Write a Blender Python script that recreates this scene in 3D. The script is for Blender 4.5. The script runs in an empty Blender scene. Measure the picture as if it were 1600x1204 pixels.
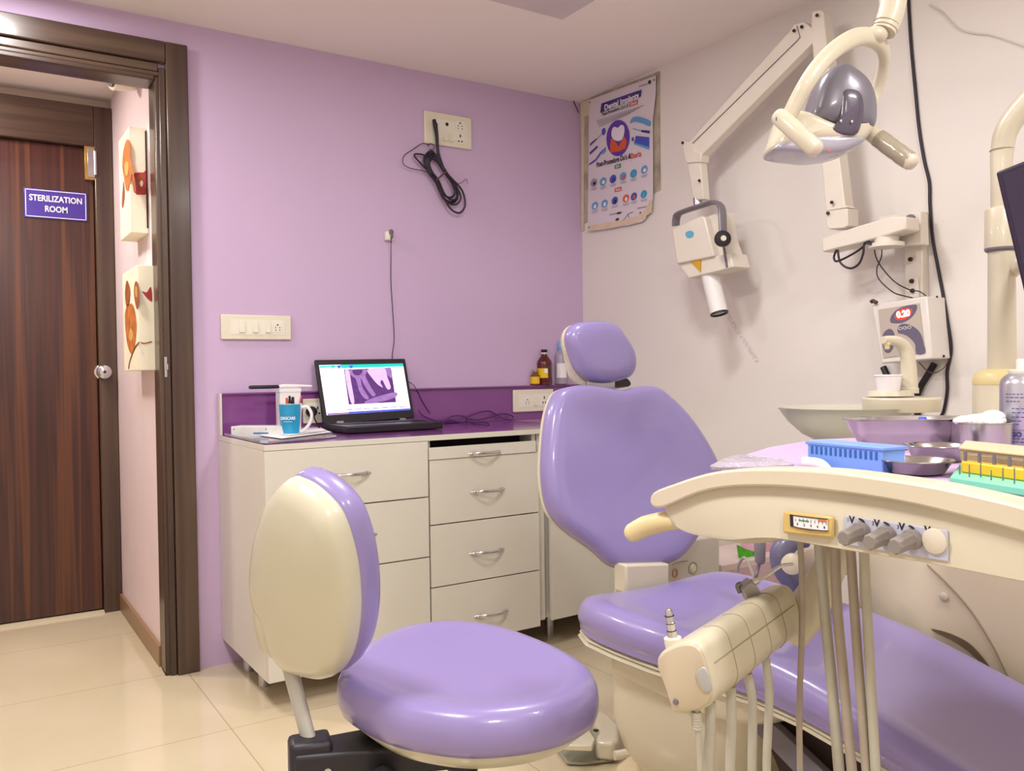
EXPO = 0.73
import bpy, bmesh, math, random
from mathutils import Vector as V, Matrix as Mx
random.seed(7)
PI = math.pi
SC = bpy.context.scene
COL = SC.collection
# ------------------------------------------------------------------ camera frame
FOC = 1328.83
CAM = V((-2.4477, -3.153, 1.05))
RX = V((0.83860266, -0.54456286, -0.01403084))
UP = V((0.02117486, 0.00684939, 0.99975232))
FW = V((0.54433188, 0.83869206, -0.01727496))
def ray(x, y): return FW + RX*((x-800)/FOC) - UP*((y-602)/FOC)
def on(ax, v, x, y):
    d = ray(x, y); return CAM + d*((v-CAM[ax])/d[ax])
def PX(x, y, v): return on(0, v, x, y)
def PY(x, y, v=0.0): return on(1, v, x, y)
def PZ(x, y, v=0.0): return on(2, v, x, y)
def D(x, y, d): return CAM + ray(x, y)*d
def PN(x, y, p, n):
    d = ray(x, y); return CAM + d*((p-CAM).dot(n)/d.dot(n))
# ------------------------------------------------------------------ materials
MATS = {}
def s2l(c): return tuple(((v/255.0+0.055)/1.055)**2.4 if v/255.0 > 0.04045 else v/255.0/12.92 for v in c)
def mat(name, rgb, rough=.5, metal=0, coat=0, var=.04, vscale=6, trans=0, emit=0, ecol=None, ior=1.45, bump=0, bscale=60, alpha=1, sheen=0, stretch=(1,1,1), aniso=0):
    if name in MATS: return MATS[name]
    m = bpy.data.materials.new(name); m.use_nodes = True
    nt = m.node_tree; b = nt.nodes['Principled BSDF']
    c = s2l(rgb)
    tc = nt.nodes.new('ShaderNodeTexCoord'); mp = nt.nodes.new('ShaderNodeMapping'); mp.inputs['Scale'].default_value = stretch
    nt.links.new(tc.outputs['Object'], mp.inputs[0])
    nz = nt.nodes.new('ShaderNodeTexNoise'); nz.inputs['Scale'].default_value = vscale; nz.inputs['Detail'].default_value = 4
    nt.links.new(mp.outputs[0], nz.inputs['Vector'])
    mr = nt.nodes.new('ShaderNodeMapRange'); mr.inputs[1].default_value = .3; mr.inputs[2].default_value = .7
    mr.inputs[3].default_value = 1-var; mr.inputs[4].default_value = 1+var
    nt.links.new(nz.outputs[0], mr.inputs[0])
    vm = nt.nodes.new('ShaderNodeVectorMath'); vm.operation = 'SCALE'; vm.inputs[0].default_value = c
    nt.links.new(mr.outputs[0], vm.inputs['Scale']); nt.links.new(vm.outputs[0], b.inputs['Base Color'])
    b.inputs['Roughness'].default_value = rough; b.inputs['Metallic'].default_value = metal
    b.inputs['Coat Weight'].default_value = coat; b.inputs['Coat Roughness'].default_value = .08
    b.inputs['Transmission Weight'].default_value = trans; b.inputs['IOR'].default_value = ior; b.inputs['Alpha'].default_value = alpha
    if emit:
        b.inputs['Emission Color'].default_value = (*(s2l(ecol) if ecol else c), 1); b.inputs['Emission Strength'].default_value = emit
    if bump:
        n2 = nt.nodes.new('ShaderNodeTexNoise'); n2.inputs['Scale'].default_value = bscale; n2.inputs['Detail'].default_value = 3
        nt.links.new(mp.outputs[0], n2.inputs['Vector'])
        bp = nt.nodes.new('ShaderNodeBump'); bp.inputs['Strength'].default_value = bump; bp.inputs['Distance'].default_value = .01
        nt.links.new(n2.outputs[0], bp.inputs['Height']); nt.links.new(bp.outputs[0], b.inputs['Normal'])
    MATS[name] = m; return m
def ramp_mat(name, stops, scale, stretch, rough=.4, coat=0, detail=4, kind='noise'):
    m = bpy.data.materials.new(name); m.use_nodes = True; nt = m.node_tree; b = nt.nodes['Principled BSDF']
    tc = nt.nodes.new('ShaderNodeTexCoord'); mp = nt.nodes.new('ShaderNodeMapping'); mp.inputs['Scale'].default_value = stretch
    nz = nt.nodes.new('ShaderNodeTexNoise'); nz.inputs['Scale'].default_value = scale; nz.inputs['Detail'].default_value = detail
    cr = nt.nodes.new('ShaderNodeValToRGB'); e = cr.color_ramp.elements
    while len(e) < len(stops): e.new(.5)
    for el, (p, c) in zip(e, stops): el.position = p; el.color = (*s2l(c), 1)
    nt.links.new(tc.outputs['Object'], mp.inputs[0]); nt.links.new(mp.outputs[0], nz.inputs['Vector'])
    nt.links.new(nz.outputs[0], cr.inputs[0]); nt.links.new(cr.outputs[0], b.inputs['Base Color'])
    b.inputs['Roughness'].default_value = rough; b.inputs['Coat Weight'].default_value = coat; b.inputs['Coat Roughness'].default_value = .15
    MATS[name] = m; return m
# ------------------------------------------------------------------ mesh builder
def catmull(pts, k=6, closed=False):
    n = len(pts); out = []
    rng = range(n) if closed else range(n-1)
    for i in rng:
        if closed: p0, p1, p2, p3 = pts[(i-1) % n], pts[i], pts[(i+1) % n], pts[(i+2) % n]
        else: p0, p1, p2, p3 = pts[max(i-1, 0)], pts[i], pts[i+1], pts[min(i+2, n-1)]
        for j in range(k):
            t = j/k
            out.append(.5*((2*p1)+(p2-p0)*t+(2*p0-5*p1+4*p2-p3)*t*t+(3*p1-p0-3*p2+p3)*t**3))
    if not closed: out.append(pts[-1].copy())
    return out
class MB:
    def __init__(s): s.bm = bmesh.new(); s.m = 0
    def _f(s, vs):
        try:
            f = s.bm.faces.new(vs); f.material_index = s.m; f.smooth = True; return f
        except ValueError: return None
    def loft(s, rings, cap0=True, cap1=True, closed=True):
        R = [[s.bm.verts.new(p) for p in r] for r in rings]
        n = len(R[0])
        for a, b in zip(R, R[1:]):
            for i in range(n if closed else n-1):
                j = (i+1) % n; s._f((a[i], a[j], b[j], b[i]))
        for c, r in ((cap0, R[0]), (cap1, R[-1])):
            if c:
                if n <= 4 or c == 'flat': s._f(r)
                else:
                    ce = s.bm.verts.new(sum((v.co for v in r), V())/n)
                    for i in range(n): s._f((r[i], r[(i+1) % n], ce))
        return s
    def box(s, c, d, M=None):
        c = V(c); d = V(d)/2; M = M or Mx.Identity(3)
        q = [(-1, -1), (1, -1), (1, 1), (-1, 1)]
        return s.loft([[c+M@V((a*d.x, b*d.y, z*d.z)) for a, b in q] for z in (-1, 1)])
    def bb(s, a, b):
        a = V(a); b = V(b); return s.box((a+b)/2, (abs(b.x-a.x), abs(b.y-a.y), abs(b.z-a.z)))
    def prism(s, pts, vec, flat=True):
        vec = V(vec); return s.loft([[p.copy() for p in pts], [p+vec for p in pts]], 'flat', 'flat')
    def tube(s, pts, r, seg=12, k=6, smooth=True, flat=None, cap=True, closed=False):
        pts = [V(p) for p in pts]
        rr = r if isinstance(r, (list, tuple)) else [r]*len(pts)
        if smooth and len(pts) > 2:
            P = catmull(pts, k, closed); m = len(pts)
            Rr = []
            for i in range(len(P)):
                t = i/k; a = int(t); f = t-a; Rr.append(rr[a % m]*(1-f)+rr[(a+1) % m if closed else min(a+1, m-1)]*f)
        else: P = pts; Rr = list(rr)
        N = len(P); rings = []; up = None
        for i, p in enumerate(P):
            if closed: t = (P[(i+1) % N]-P[i-1])
            else: t = (P[min(i+1, N-1)]-P[max(i-1, 0)])
            t = t.normalized() if t.length > 1e-9 else V((0, 0, 1))
            if up is None:
                up = V((0, 0, 1)) if abs(t.z) < .9 else V((1, 0, 0))
                if flat: up = V(flat[0])
            u = (up-t*up.dot(t)).normalized(); w = t.cross(u)
            up = u if not flat else V(flat[0])
            fa, fb = (flat[1], flat[2]) if flat else (1, 1)
            rings.append([p+u*(math.cos(a)*Rr[i]*fa)+w*(math.sin(a)*Rr[i]*fb) for a in [2*PI*q/seg for q in range(seg)]])
        if closed: rings.append(rings[0]); cap = False
        return s.loft(rings, cap, cap)
    def cyl(s, a, b, r0, r1=None, seg=24):
        return s.tube([V(a), V(b)], [r0, r0 if r1 is None else r1], seg, smooth=False)
    def lathe(s, prof, o, ax=(0, 0, 1), seg=32, cap0=True, cap1=True):
        o = V(o); ax = V(ax).normalized(); u = V((1, 0, 0)) if abs(ax.x) < .9 else V((0, 1, 0)); u = (u-ax*u.dot(ax)).normalized(); w = ax.cross(u)
        return s.loft([[o+ax*z+(u*math.cos(t)+w*math.sin(t))*max(r, 1e-4) for t in [2*PI*q/seg for q in range(seg)]] for r, z in prof], cap0, cap1)
    def ell(s, c, rad, M=None, seg=20, rn=10):
        M = M or Mx.Identity(3); c = V(c)
        return s.loft([[c+M@V((rad[0]*math.cos(t)*math.sin(p), rad[1]*math.sin(t)*math.sin(p), -rad[2]*math.cos(p))) for t in [2*PI*q/seg for q in range(seg)]] for p in [PI*(i+.15)/(rn+.3) for i in range(rn+1)]])
    def pillow(s, pts, n, prof, k=5, smooth=True):
        n = V(n).normalized(); P = catmull([V(p) for p in pts], k, True) if smooth else [V(p) for p in pts]
        c = sum(P, V())/len(P)
        return s.loft([[c+(p-c)*sc+n*o for p in P] for sc, o in prof])
    def text(s, body, size, M, ext=.0006, bold=0, ax='CENTER', sx=1):
        cu = bpy.data.curves.new('t', 'FONT'); cu.body = body; cu.size = size; cu.extrude = ext; cu.align_x = ax; cu.align_y = 'CENTER'; cu.offset = bold; cu.resolution_u = 3
        ob = bpy.data.objects.new('t', cu); COL.objects.link(ob); bpy.context.view_layer.update()
        me = bpy.data.meshes.new_from_object(ob.evaluated_get(bpy.context.evaluated_depsgraph_get()))
        vs = [s.bm.verts.new(M @ V((v.co.x*sx, v.co.y, v.co.z))) for v in me.vertices]
        for p in me.polygons:
            f = s._f([vs[i] for i in p.vertices])
            if f: f.smooth = False
        bpy.data.objects.remove(ob); bpy.data.curves.remove(cu); bpy.data.meshes.remove(me); return s
    def build(s, name, mats, root=None, bev=0, sub=0, ang=35, top=None, seg=2, kind=None):
        bm = s.bm
        bmesh.ops.remove_doubles(bm, verts=bm.verts, dist=1e-6)
        bmesh.ops.recalc_face_normals(bm, faces=bm.faces)
        me = bpy.data.meshes.new(name)
        if root is not None: o0 = worldloc(root)
        elif top is not None: o0 = V(top)
        else:
            xs = [v.co for v in bm.verts]
            o0 = V(((min(v.x for v in xs)+max(v.x for v in xs))/2, (min(v.y for v in xs)+max(v.y for v in xs))/2, min(v.z for v in xs)))
        bmesh.ops.translate(bm, verts=bm.verts, vec=-o0)
        bm.to_mesh(me); bm.free()
        me.set_sharp_from_angle(angle=math.radians(ang))
        for m in (mats if isinstance(mats, (list, tuple)) else [mats]): me.materials.append(m)
        o = bpy.data.objects.new(name, me); COL.objects.link(o)
        if root is not None: o.parent = root
        else: o.location = o0
        if bev:
            b = o.modifiers.new('b', 'BEVEL'); b.width = bev; b.segments = seg; b.limit_method = 'ANGLE'; b.angle_limit = math.radians(40); b.harden_normals = False
        if sub:
            q = o.modifiers.new('s', 'SUBSURF'); q.levels = sub; q.render_levels = sub
        if kind: o['kind'] = kind
        return o
def worldloc(o):
    v = V(o.location)
    while o.parent: o = o.parent; v = v+V(o.location)
    return v
def tag(o, label, cat, group=None, kind=None):
    o['label'] = label; o['category'] = cat
    if group: o['group'] = group
    if kind: o['kind'] = kind
    return o
def thing(name, loc, label, cat, group=None):
    o = bpy.data.objects.new(name, None); o.empty_display_size = .05; COL.objects.link(o); o.location = V(loc)
    return tag(o, label, cat, group)
def struct(o): o['kind'] = 'structure'; return o
def copy_tree(o, parent=None):
    c = o.copy(); COL.objects.link(c)
    if parent is not None: c.parent = parent
    for ch in list(o.children): copy_tree(ch, c)
    return c
def plane_M(o, x, y):     # matrix mapping local xy to a surface: x right, y up
    x = V(x).normalized(); y = V(y); y = (y-x*y.dot(x)).normalized(); z = x.cross(y)
    M = Mx((x, y, z)).transposed().to_4x4(); M.translation = V(o); return M
# ------------------------------------------------------------------ materials used all over
m_purple = mat('purple_wall_paint', (200, 175, 209), .62, var=.02, vscale=1.5, bump=.03, bscale=90)
m_white = mat('white_wall_paint', (226, 220, 215), .6, var=.02, vscale=1.3, bump=.03, bscale=90)
m_ceil = mat('ceiling_paint', (240, 232, 227), .7, var=.015, vscale=1)
m_pink = mat('pink_corridor_paint', (230, 210, 214), .55, var=.02)
m_lam = mat('white_laminate', (210, 206, 195), .28, var=.02, vscale=3)
m_lamside = mat('white_laminate_side', (212, 206, 198), .3, var=.02, vscale=3)
m_top = mat('purple_laminate', (130, 70, 138), .16, coat=.4, var=.03)
m_dark = mat('dark_gap', (18, 16, 18), .7)
m_chrome = mat('chrome', (205, 205, 208), .18, metal=1, var=.02)
m_steel = mat('brushed_steel', (190, 188, 190), .3, metal=1, var=.05)
m_plate = mat('switch_plastic', (226, 220, 200), .35, var=.01)
m_platein = mat('switch_plastic_inner', (232, 228, 214), .3, var=.01)
m_black = mat('black_plastic', (32, 26, 34), .4, var=.1)
m_cable = mat('black_cable', (34, 26, 40), .45)
m_cream = mat('cream_plastic', (208, 200, 178), .32, coat=.25, var=.02, vscale=4)
m_creamold = mat('yellowed_plastic', (214, 198, 152), .4, coat=.1, var=.08, vscale=20)
m_xray = mat('xray_arm_paint', (222, 214, 202), .4, var=.03)
m_vinyl = mat('purple_vinyl', (140, 127, 180), .3, coat=.45, var=.03, vscale=3, bump=.015, bscale=25)
m_paper = mat('white_paper', (236, 232, 234), .7, var=.02)
m_hole = mat('socket_hole', (40, 34, 34), .6)
m_wood = ramp_mat('dark_striped_laminate', [(.3, (46, 22, 20)), (.45, (74, 38, 30)), (.52, (58, 28, 26)), (.62, (98, 56, 34)), (.72, (62, 32, 28))], 3.2, (6, 6, .12), .3, .15, 3)
m_wood2 = ramp_mat('dark_frame_laminate', [(.3, (56, 38, 32)), (.5, (74, 54, 44)), (.7, (90, 72, 56))], 3.0, (9, 9, .3), .3, .2, 3)
m_woodh = ramp_mat('dark_frame_laminate_header', [(.3, (56, 38, 32)), (.5, (74, 54, 44)), (.7, (90, 72, 56))], 3.0, (.3, 9, 9), .34, .2, 3)
def floor_mat():
    m = bpy.data.materials.new('cream_floor_tiles'); m.use_nodes = True; nt = m.node_tree; b = nt.nodes['Principled BSDF']
    tc = nt.nodes.new('ShaderNodeTexCoord'); sp = nt.nodes.new('ShaderNodeSeparateXYZ'); nt.links.new(tc.outputs['Object'], sp.inputs[0])
    def M(op, a, c=None):
        n = nt.nodes.new('ShaderNodeMath'); n.operation = op
        for i, q in enumerate((a, c)):
            if q is None: continue
            if isinstance(q, (int, float)): n.inputs[i].default_value = q
            else: nt.links.new(q, n.inputs[i])
        return n.outputs[0]
    masks = []
    for i, off in ((0, 1.794+6), (1, -.01+6)):
        f = M('FRACT', M('DIVIDE', M('ADD', sp.outputs[i], off), .6)); g = M('ABSOLUTE', M('SUBTRACT', f, .5))
        masks.append(M('GREATER_THAN', g, .5-.0022))
    j = M('MAXIMUM', masks[0], masks[1])
    nz = nt.nodes.new('ShaderNodeTexNoise'); nz.inputs['Scale'].default_value = 1.6; nz.inputs['Detail'].default_value = 6
    nt.links.new(tc.outputs['Object'], nz.inputs['Vector'])
    cr = nt.nodes.new('ShaderNodeValToRGB'); cr.color_ramp.elements[0].position = .35; cr.color_ramp.elements[0].color = (*s2l((206, 190, 160)), 1)
    cr.color_ramp.elements[1].position = .65; cr.color_ramp.elements[1].color = (*s2l((215, 201, 174)), 1)
    nt.links.new(nz.outputs[0], cr.inputs[0])
    mx = nt.nodes.new('ShaderNodeMix'); mx.data_type = 'RGBA'; nt.links.new(j, mx.inputs[0]); nt.links.new(cr.outputs[0], mx.inputs[6]); mx.inputs[7].default_value = (*s2l((168, 148, 116)), 1)
    nt.links.new(mx.outputs[2], b.inputs['Base Color']); b.inputs['Roughness'].default_value = .13; b.inputs['Coat Weight'].default_value = .2
    return m
m_floor = floor_mat()
def scuffed():
    m = m_white.copy(); m.name = 'white_wall_paint_scuffed'; nt = m.node_tree; b = nt.nodes['Principled BSDF']
    A = PX(1130, 480, 0); B = PX(1184, 566, 0); d = (B-A); L = d.length; d.normalize(); n = V((0, -d.z, d.y))
    tc = nt.nodes.new('ShaderNodeTexCoord')
    def vm(op, a, v):
        q = nt.nodes.new('ShaderNodeVectorMath'); q.operation = op; nt.links.new(a, q.inputs[0]); q.inputs[1].default_value = v; return q.outputs['Value'] if op == 'DOT_PRODUCT' else q.outputs[0]
    def M(op, a, c=None):
        q = nt.nodes.new('ShaderNodeMath'); q.operation = op; q.use_clamp = False
        for i, x in enumerate((a, c)):
            if x is None: continue
            if isinstance(x, (int, float)): q.inputs[i].default_value = x
            else: nt.links.new(x, q.inputs[i])
        return q.outputs[0]
    rel = vm('SUBTRACT', tc.outputs['Object'], A); al = vm('DOT_PRODUCT', rel, d); pe = M('ABSOLUTE', vm('DOT_PRODUCT', rel, n))
    band = M('SUBTRACT', 1.0, M('DIVIDE', pe, .014)); band = M('MAXIMUM', band, 0)
    ins = M('MULTIPLY', M('GREATER_THAN', al, 0), M('LESS_THAN', al, L))
    nz = nt.nodes.new('ShaderNodeTexNoise'); nz.inputs['Scale'].default_value = 120; nt.links.new(tc.outputs['Object'], nz.inputs['Vector'])
    sp = M('GREATER_THAN', nz.outputs[0], .47)
    f = M('MULTIPLY', M('MULTIPLY', band, ins), M('MULTIPLY', sp, .38))
    old = b.inputs['Base Color'].links[0].from_socket
    mx = nt.nodes.new('ShaderNodeMix'); mx.data_type = 'RGBA'; nt.links.new(f, mx.inputs[0]); nt.links.new(old, mx.inputs[6]); mx.inputs[7].default_value = (.18, .16, .17, 1)
    nt.links.new(mx.outputs[2], b.inputs['Base Color']); return m
H = 2.29
XL, YB = -3.7, -4.5     # room extents behind the camera
XC = -1.855             # corridor wall face
# floor / ceiling
q = MB(); q.bb((XL, YB, -.06), (.12, 1.6, 0)); struct(q.build('floor', m_floor, top=(0, 0, 0)))
q = MB(); q.bb((XL, YB, H), (.12, 1.6, H+.08)); struct(q.build('ceiling', m_ceil, top=(0, 0, H)))
# right wall, left wall, front wall (behind camera)
q = MB(); q.bb((0, YB, 0), (.12, .12, H)); struct(q.build('wall_right', scuffed(), top=(0, 0, 0)))
q = MB(); q.bb((XL-.1, YB, 0), (XL, 1.6, H)); struct(q.build('wall_left', m_white, top=(XL, 0, 0)))
q = MB(); q.bb((XL, YB-.1, 0), (.12, YB, H)); struct(q.build('wall_front', m_white, top=(0, YB, 0)))
# purple back wall with the door opening
DX0, DX1, DZ = -2.78, -1.858, 2.085
q = MB(); q.bb((DX1+.004, 0, 0), (0, .1, H)); q.bb((XL, 0, 0), (DX0-.004, .1, H)); q.bb((DX0-.004, 0, DZ+.004), (DX1+.004, .1, H))
struct(q.build('wall_back', m_purple, top=(0, 0, 0)))
# corridor
q = MB(); q.bb((XC, .1, 0), (XC+.1, 1.08, H)); struct(q.build('wall_corridor_right', m_pink))
q = MB(); q.bb((XL, 1.08, 0), (XC+.1, 1.18, H)); struct(q.build('wall_corridor_back', mat('corridor_cream_paint', (226, 212, 188), .6)))
q = MB(); q.bb((XC-.012, .105, 0), (XC, 1.0, .075)); struct(q.build('baseboard_corridor', mat('brown_skirting', (150, 116, 84), .35)))
# door frame (trim) around the opening
q = MB()
pr = [(-1.755, -.03), (-1.826, -.03), (-1.829, -.012), (-1.852, -.012), (-1.862, 0), (-1.862, .1), (-1.755, .1), (-1.755, 0)]
q.bb((-1.828, -.03, 0), (-1.755, -.0005, 2.204))
q.bb((-1.850, -.018, 0), (-1.8285, -.0005, 2.115)); q.bb((-1.862, -.008, 0), (-1.845, -.0005, 2.085)); q.bb((-1.862, -.0005, 0), (DX1+.003, .104, 2.085))
q.bb((DX0+.03, -.03, 0), (DX0-.08, -.0005, 2.204)); q.bb((DX0+.004, -.008, 0), (DX0-.003, .104, 2.085))
t1 = q.build('trim_1', m_wood2, top=(-1.8, 0, 0), bev=.004); struct(t1)
q = MB(); q.bb((DX0+.03, -.03, 2.13), (-1.8285, -.0005, 2.204)); q.bb((DX0+.03, -.018, 2.10), (-1.851, -.0005, 2.129)); q.bb((DX0+.03, -.012, 2.07), (-1.862, .104, 2.088)); q.bb((DX0+.03, -.012, 2.085), (-1.846, -.0005, 2.102))
q.build('frame_header', m_woodh, t1, bev=.004)
q = MB(); q.bb((-1.8515, -.022, 1.045), (-1.842, -.018, 1.115)); q.bb((-1.846, -.028, 1.07), (-1.840, -.02, 1.09)); q.build('strike_plate', m_steel, t1, bev=.001)
# sterilization room door
q = MB(); q.bb((-2.335, 1.03, .012), (-1.932, 1.07, 2.06)); d1 = struct(q.build('door_1', m_wood, top=(-2.1, 1.05, 0), bev=.003))
q = MB(); q.bb((-1.93, .995, 0), (-1.857, 1.075, 2.24)); q.build('door_jamb', m_wood2, d1, bev=.004)
q = MB(); q.bb((-2.72, .995, 0), (-2.65, 1.075, 2.062)); q.build('door_jamb', m_wood2, d1, bev=.004)
q = MB(); q.bb((-2.72, .995, 2.062), (-1.93, 1.075, 2.24)); q.build('door_header', m_woodh, d1, bev=.004)
kp = PY(160, 581, 1.03)
q = MB(); q.lathe([(.034, 0), (.034, .006), (.018, .012), (.014, .03), (.026, .042), (.031, .055), (.029, .068), (.018, .076), (.006, .077)], kp, (0, -1, 0)); kb = q.build('door_knob', m_chrome, d1)
q = MB(); q.lathe([(.006, 0), (.006, .003), (.001, .003)], kp+V((0, -.077, 0)), (0, -1, 0), 16); q.build('keyhole', m_hole, kb)
a = PY(131, 229, 1.02); b = PY(152, 283, 1.02)
q = MB(); q.bb((a.x, 1.0, b.z), (b.x, 1.03, a.z)); q.m = 1; q.bb((a.x+.01, .992, b.z+.01), (b.x-.012, .999, a.z-.01)); q.cyl((b.x-.01, .99, b.z+.02), (b.x-.01, .99, a.z-.02), .006)
q.build('door_closer_plate', [mat('brass', (196, 160, 88), .3, metal=.8), m_steel], d1, bev=.001)
q = MB(); q.bb((-2.648, 1.0, 0), (-2.34, 1.08, .08)); struct(q.build('baseboard_door_side', m_wood2))
q = MB(); q.bb((-2.34, .985, 0), (-1.93, 1.03, .008)); struct(q.build('trim_threshold', mat('stone_sill', (224, 212, 184), .3)))
# door sign
a = PY(37, 290, 1.02); b = PY(137, 348, 1.02)
cs = V(((a.x+b.x)/2, 1.026, (a.z+b.z)/2)); w = abs(b.x-a.x); h = abs(a.z-b.z)-.012
sg = thing('door_sign', (cs.x, 1.03, cs.z-h/2), 'blue purple rectangular sign reading STERILIZATION ROOM on the dark corridor door', 'sign')
q = MB(); q.box(cs, (w, .006, h)); q.build('sign_plate', mat('sign_violet', (72, 52, 150), .3), sg, bev=.001)
q = MB()
for sx, sz, dx, dz in ((1, 0, .003, h-.01), (-1, 0, .003, h-.01), (0, 1, w-.01, .003), (0, -1, w-.01, .003)):
    q.box(cs+V((sx*(w/2-.006), -.0035, sz*(h/2-.006))), (dx, .001, dz))
q.build('sign_border', m_paper, sg)
q = MB()
q.text('STERILIZATION', .036, plane_M(cs+V((0, -.004, .022)), (1, 0, 0), (0, 0, 1)), bold=.0008, sx=.82); q.text('ROOM', .036, plane_M(cs+V((0, -.004, -.022)), (1, 0, 0), (0, 0, 1)), bold=.0008, sx=.82)
q.build('lettering', m_paper, sg)
# canvas paintings on the corridor wall
m_canvas = mat('canvas_cream', (238, 230, 206), .6, var=.03)
TH = .06
def painting(px, y1, z0, z1, label, art):
    y0 = PX(px, 300, XC).y
    t = thing('canvas_painting', (XC, (y0+y1)/2, z0), label, 'painting')
    q = MB(); q.bb((XC-TH, y0, z0), (XC-.0005, y1, z1)); q.build('canvas', m_canvas, t, bev=.002)
    q = MB(); q.bb((XC-.006, y0-.004, z0+.02), (XC-.0005, y0, z1-.01)); q.build('stretcher_edge', mat('dark_edge', (60, 30, 34), .6), t)
    q = MB(); art(q, XC-TH-.0012, y0-.0012); q.build('painted_flowers', [mat('rust_paint', (186, 104, 40), .6, var=.35, vscale=30), mat('brown_paint', (150, 78, 40), .6, var=.3, vscale=30), mat('crimson_paint', (168, 52, 54), .6, var=.2, vscale=20), mat('ochre_paint', (206, 160, 84), .6, var=.2, vscale=30), m_canvas], t)
def blob(q, pts, x, m, th=.0008, k=4, ys=None):
    q.m = m; P = catmull([PX(px, py, x) if ys is None else PY(px, py, ys) for px, py in pts], k, True); q.prism(P, (th, 0, 0) if ys is None else (0, th, 0))
def art1(q, x, ys):
    def z(a): return [(160+px/5.47, 180+py/5.47) for px, py in a]
    blob(q, z([(215, 205), (235, 240), (240, 380), (265, 440), (262, 560), (240, 540), (225, 640), (200, 630), (185, 540), (170, 440), (175, 330), (195, 240)]), x, 0)
    blob(q, z([(205, 390), (222, 420), (215, 510), (195, 500), (190, 430)]), x-.0006, 3)
    blob(q, z([(180, 560), (190, 680), (175, 790), (165, 760), (172, 640)]), x, 1)
    blob(q, z([(270, 510), (300, 490), (350, 488), (375, 480), (378, 660), (330, 678), (280, 660)]), x, 2, ys=ys); blob(q, z([(300, 520), (345, 510), (360, 540), (320, 560), (300, 620), (290, 580)]), x, 1, ys=ys-.0003)
    blob(q, z([(320, 580), (335, 555), (348, 580), (335, 612)]), x, 4, ys=ys-.0006)
    blob(q, z([(255, 500), (275, 540), (285, 640), (270, 660), (258, 600), (245, 540)]), x, 1)
def art2(q, x, ys):
    def z(a): return [(px/3.01, 380+py/3.01) for px, py in a]
    blob(q, z([(598, 175), (612, 220), (608, 280), (595, 300), (588, 250), (590, 200)]), x, 1)
    blob(q, z([(638, 178), (652, 200), (654, 270), (644, 310), (632, 260), (630, 210)]), x, 1)
    blob(q, z([(638, 200), (644, 215), (644, 250), (638, 250), (635, 220)]), x-.0006, 3)
    blob(q, z([(600, 290), (625, 290), (640, 360), (640, 420), (630, 500), (617, 520), (600, 480), (590, 400), (588, 330)]), x, 0)
    blob(q, z([(612, 400), (625, 420), (618, 460), (605, 440)]), x-.0006, 3)
    blob(q, z([(668, 225), (690, 230), (710, 205), (716, 270), (700, 265), (685, 250)]), x, 2, ys=ys)
    q.m = 1; q.tube([PX(*c, x) for c in z([(605, 590), (612, 550), (635, 490), (655, 465)])], .0022, 6); q.tube([PY(*c, ys) for c in z([(662, 466), (680, 470), (714, 462)])], .002, 6)
painting(231, .43, 1.572, 1.955, 'upper canvas painting of rust and red poppies on the pink corridor wall', art1)
painting(240, .41, 1.07, 1.442, 'lower canvas painting of orange tulips with a red bloom on the pink corridor wall', art2)
# small camera on the corridor ceiling
cp = PZ(172, 112, H-.0)
cc = D(186, 127, 3.2)
t = thing('security_camera', (cc.x, cc.y, H), 'small white security camera with black lens on the corridor ceiling', 'camera')
q = MB(); q.cyl((cc.x, cc.y, H), (cc.x, cc.y, H-.01), .04); q.cyl((cc.x, cc.y, H-.01), (cc.x, cc.y, cc.z+.02), .012); q.build('mount', m_plate, t)
q = MB(); q.tube([cc+V((.05, .01, .012)), cc+V((-.03, -.02, -.008))], [.036, .036], smooth=False, seg=20); q.build('camera_body', m_plate, t, bev=.004)
q = MB(); q.cyl(cc+V((-.03, -.02, -.008)), cc+V((-.036, -.0225, -.0092)), .022); q.build('lens', m_black, t)
# ceiling hatch (dull panel, top of the picture)
c0 = PZ(878, 28, H)
q = MB(); q.bb((c0.x-.6, c0.y-.6, H-.006), (c0.x, c0.y, H-.0005)); hp = q.build('ceiling_panel', mat('matt_panel', (206, 196, 200), .6), bev=.001)
tag(hp, 'square flush panel with thin dark joint in the ceiling', 'ceiling panel')
q = MB(); q.bb((c0.x-.606, c0.y-.606, H-.002), (c0.x+.006, c0.y-.0005-.0001, H-.0003)); q.bb((c0.x-.606, c0.y, H-.002), (c0.x+.006, c0.y+.006, H-.0003)); q.build('joint', mat('joint_grey', (120, 108, 110), .7), hp)
# ------------------------------------------------------------------ lights (ceiling fixtures of the room, above and behind the view)
m_led = mat('led_diffuser', (255, 250, 240), .5, emit=6, ecol=(255, 246, 232))
def ceiling_light(x, y, s, power, label, col=(1, .975, .965), z=H):
    t = thing('ceiling_light', (x, y, z), label, 'ceiling light', None)
    q = MB(); q.lathe([(s+.02, 0), (s+.02, -.006), (s+.002, -.012), (s, -.008)], (x, y, z), (0, 0, 1), 32, False, False); q.build('rim', m_plate, t)
    q = MB(); q.lathe([(s, -.008), (s-.001, -.009)], (x, y, z), (0, 0, 1), 32); q.build('diffuser', m_led, t)
    L = bpy.data.lights.new('lamp', 'AREA'); L.shape = 'DISK'; L.size = 2*s; L.energy = power; L.color = col
    o = bpy.data.objects.new('lamp', L); COL.objects.link(o); o.location = (0, 0, -.016); o.parent = t
def lights(cfg):
    for c in cfg: ceiling_light(*c)
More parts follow.
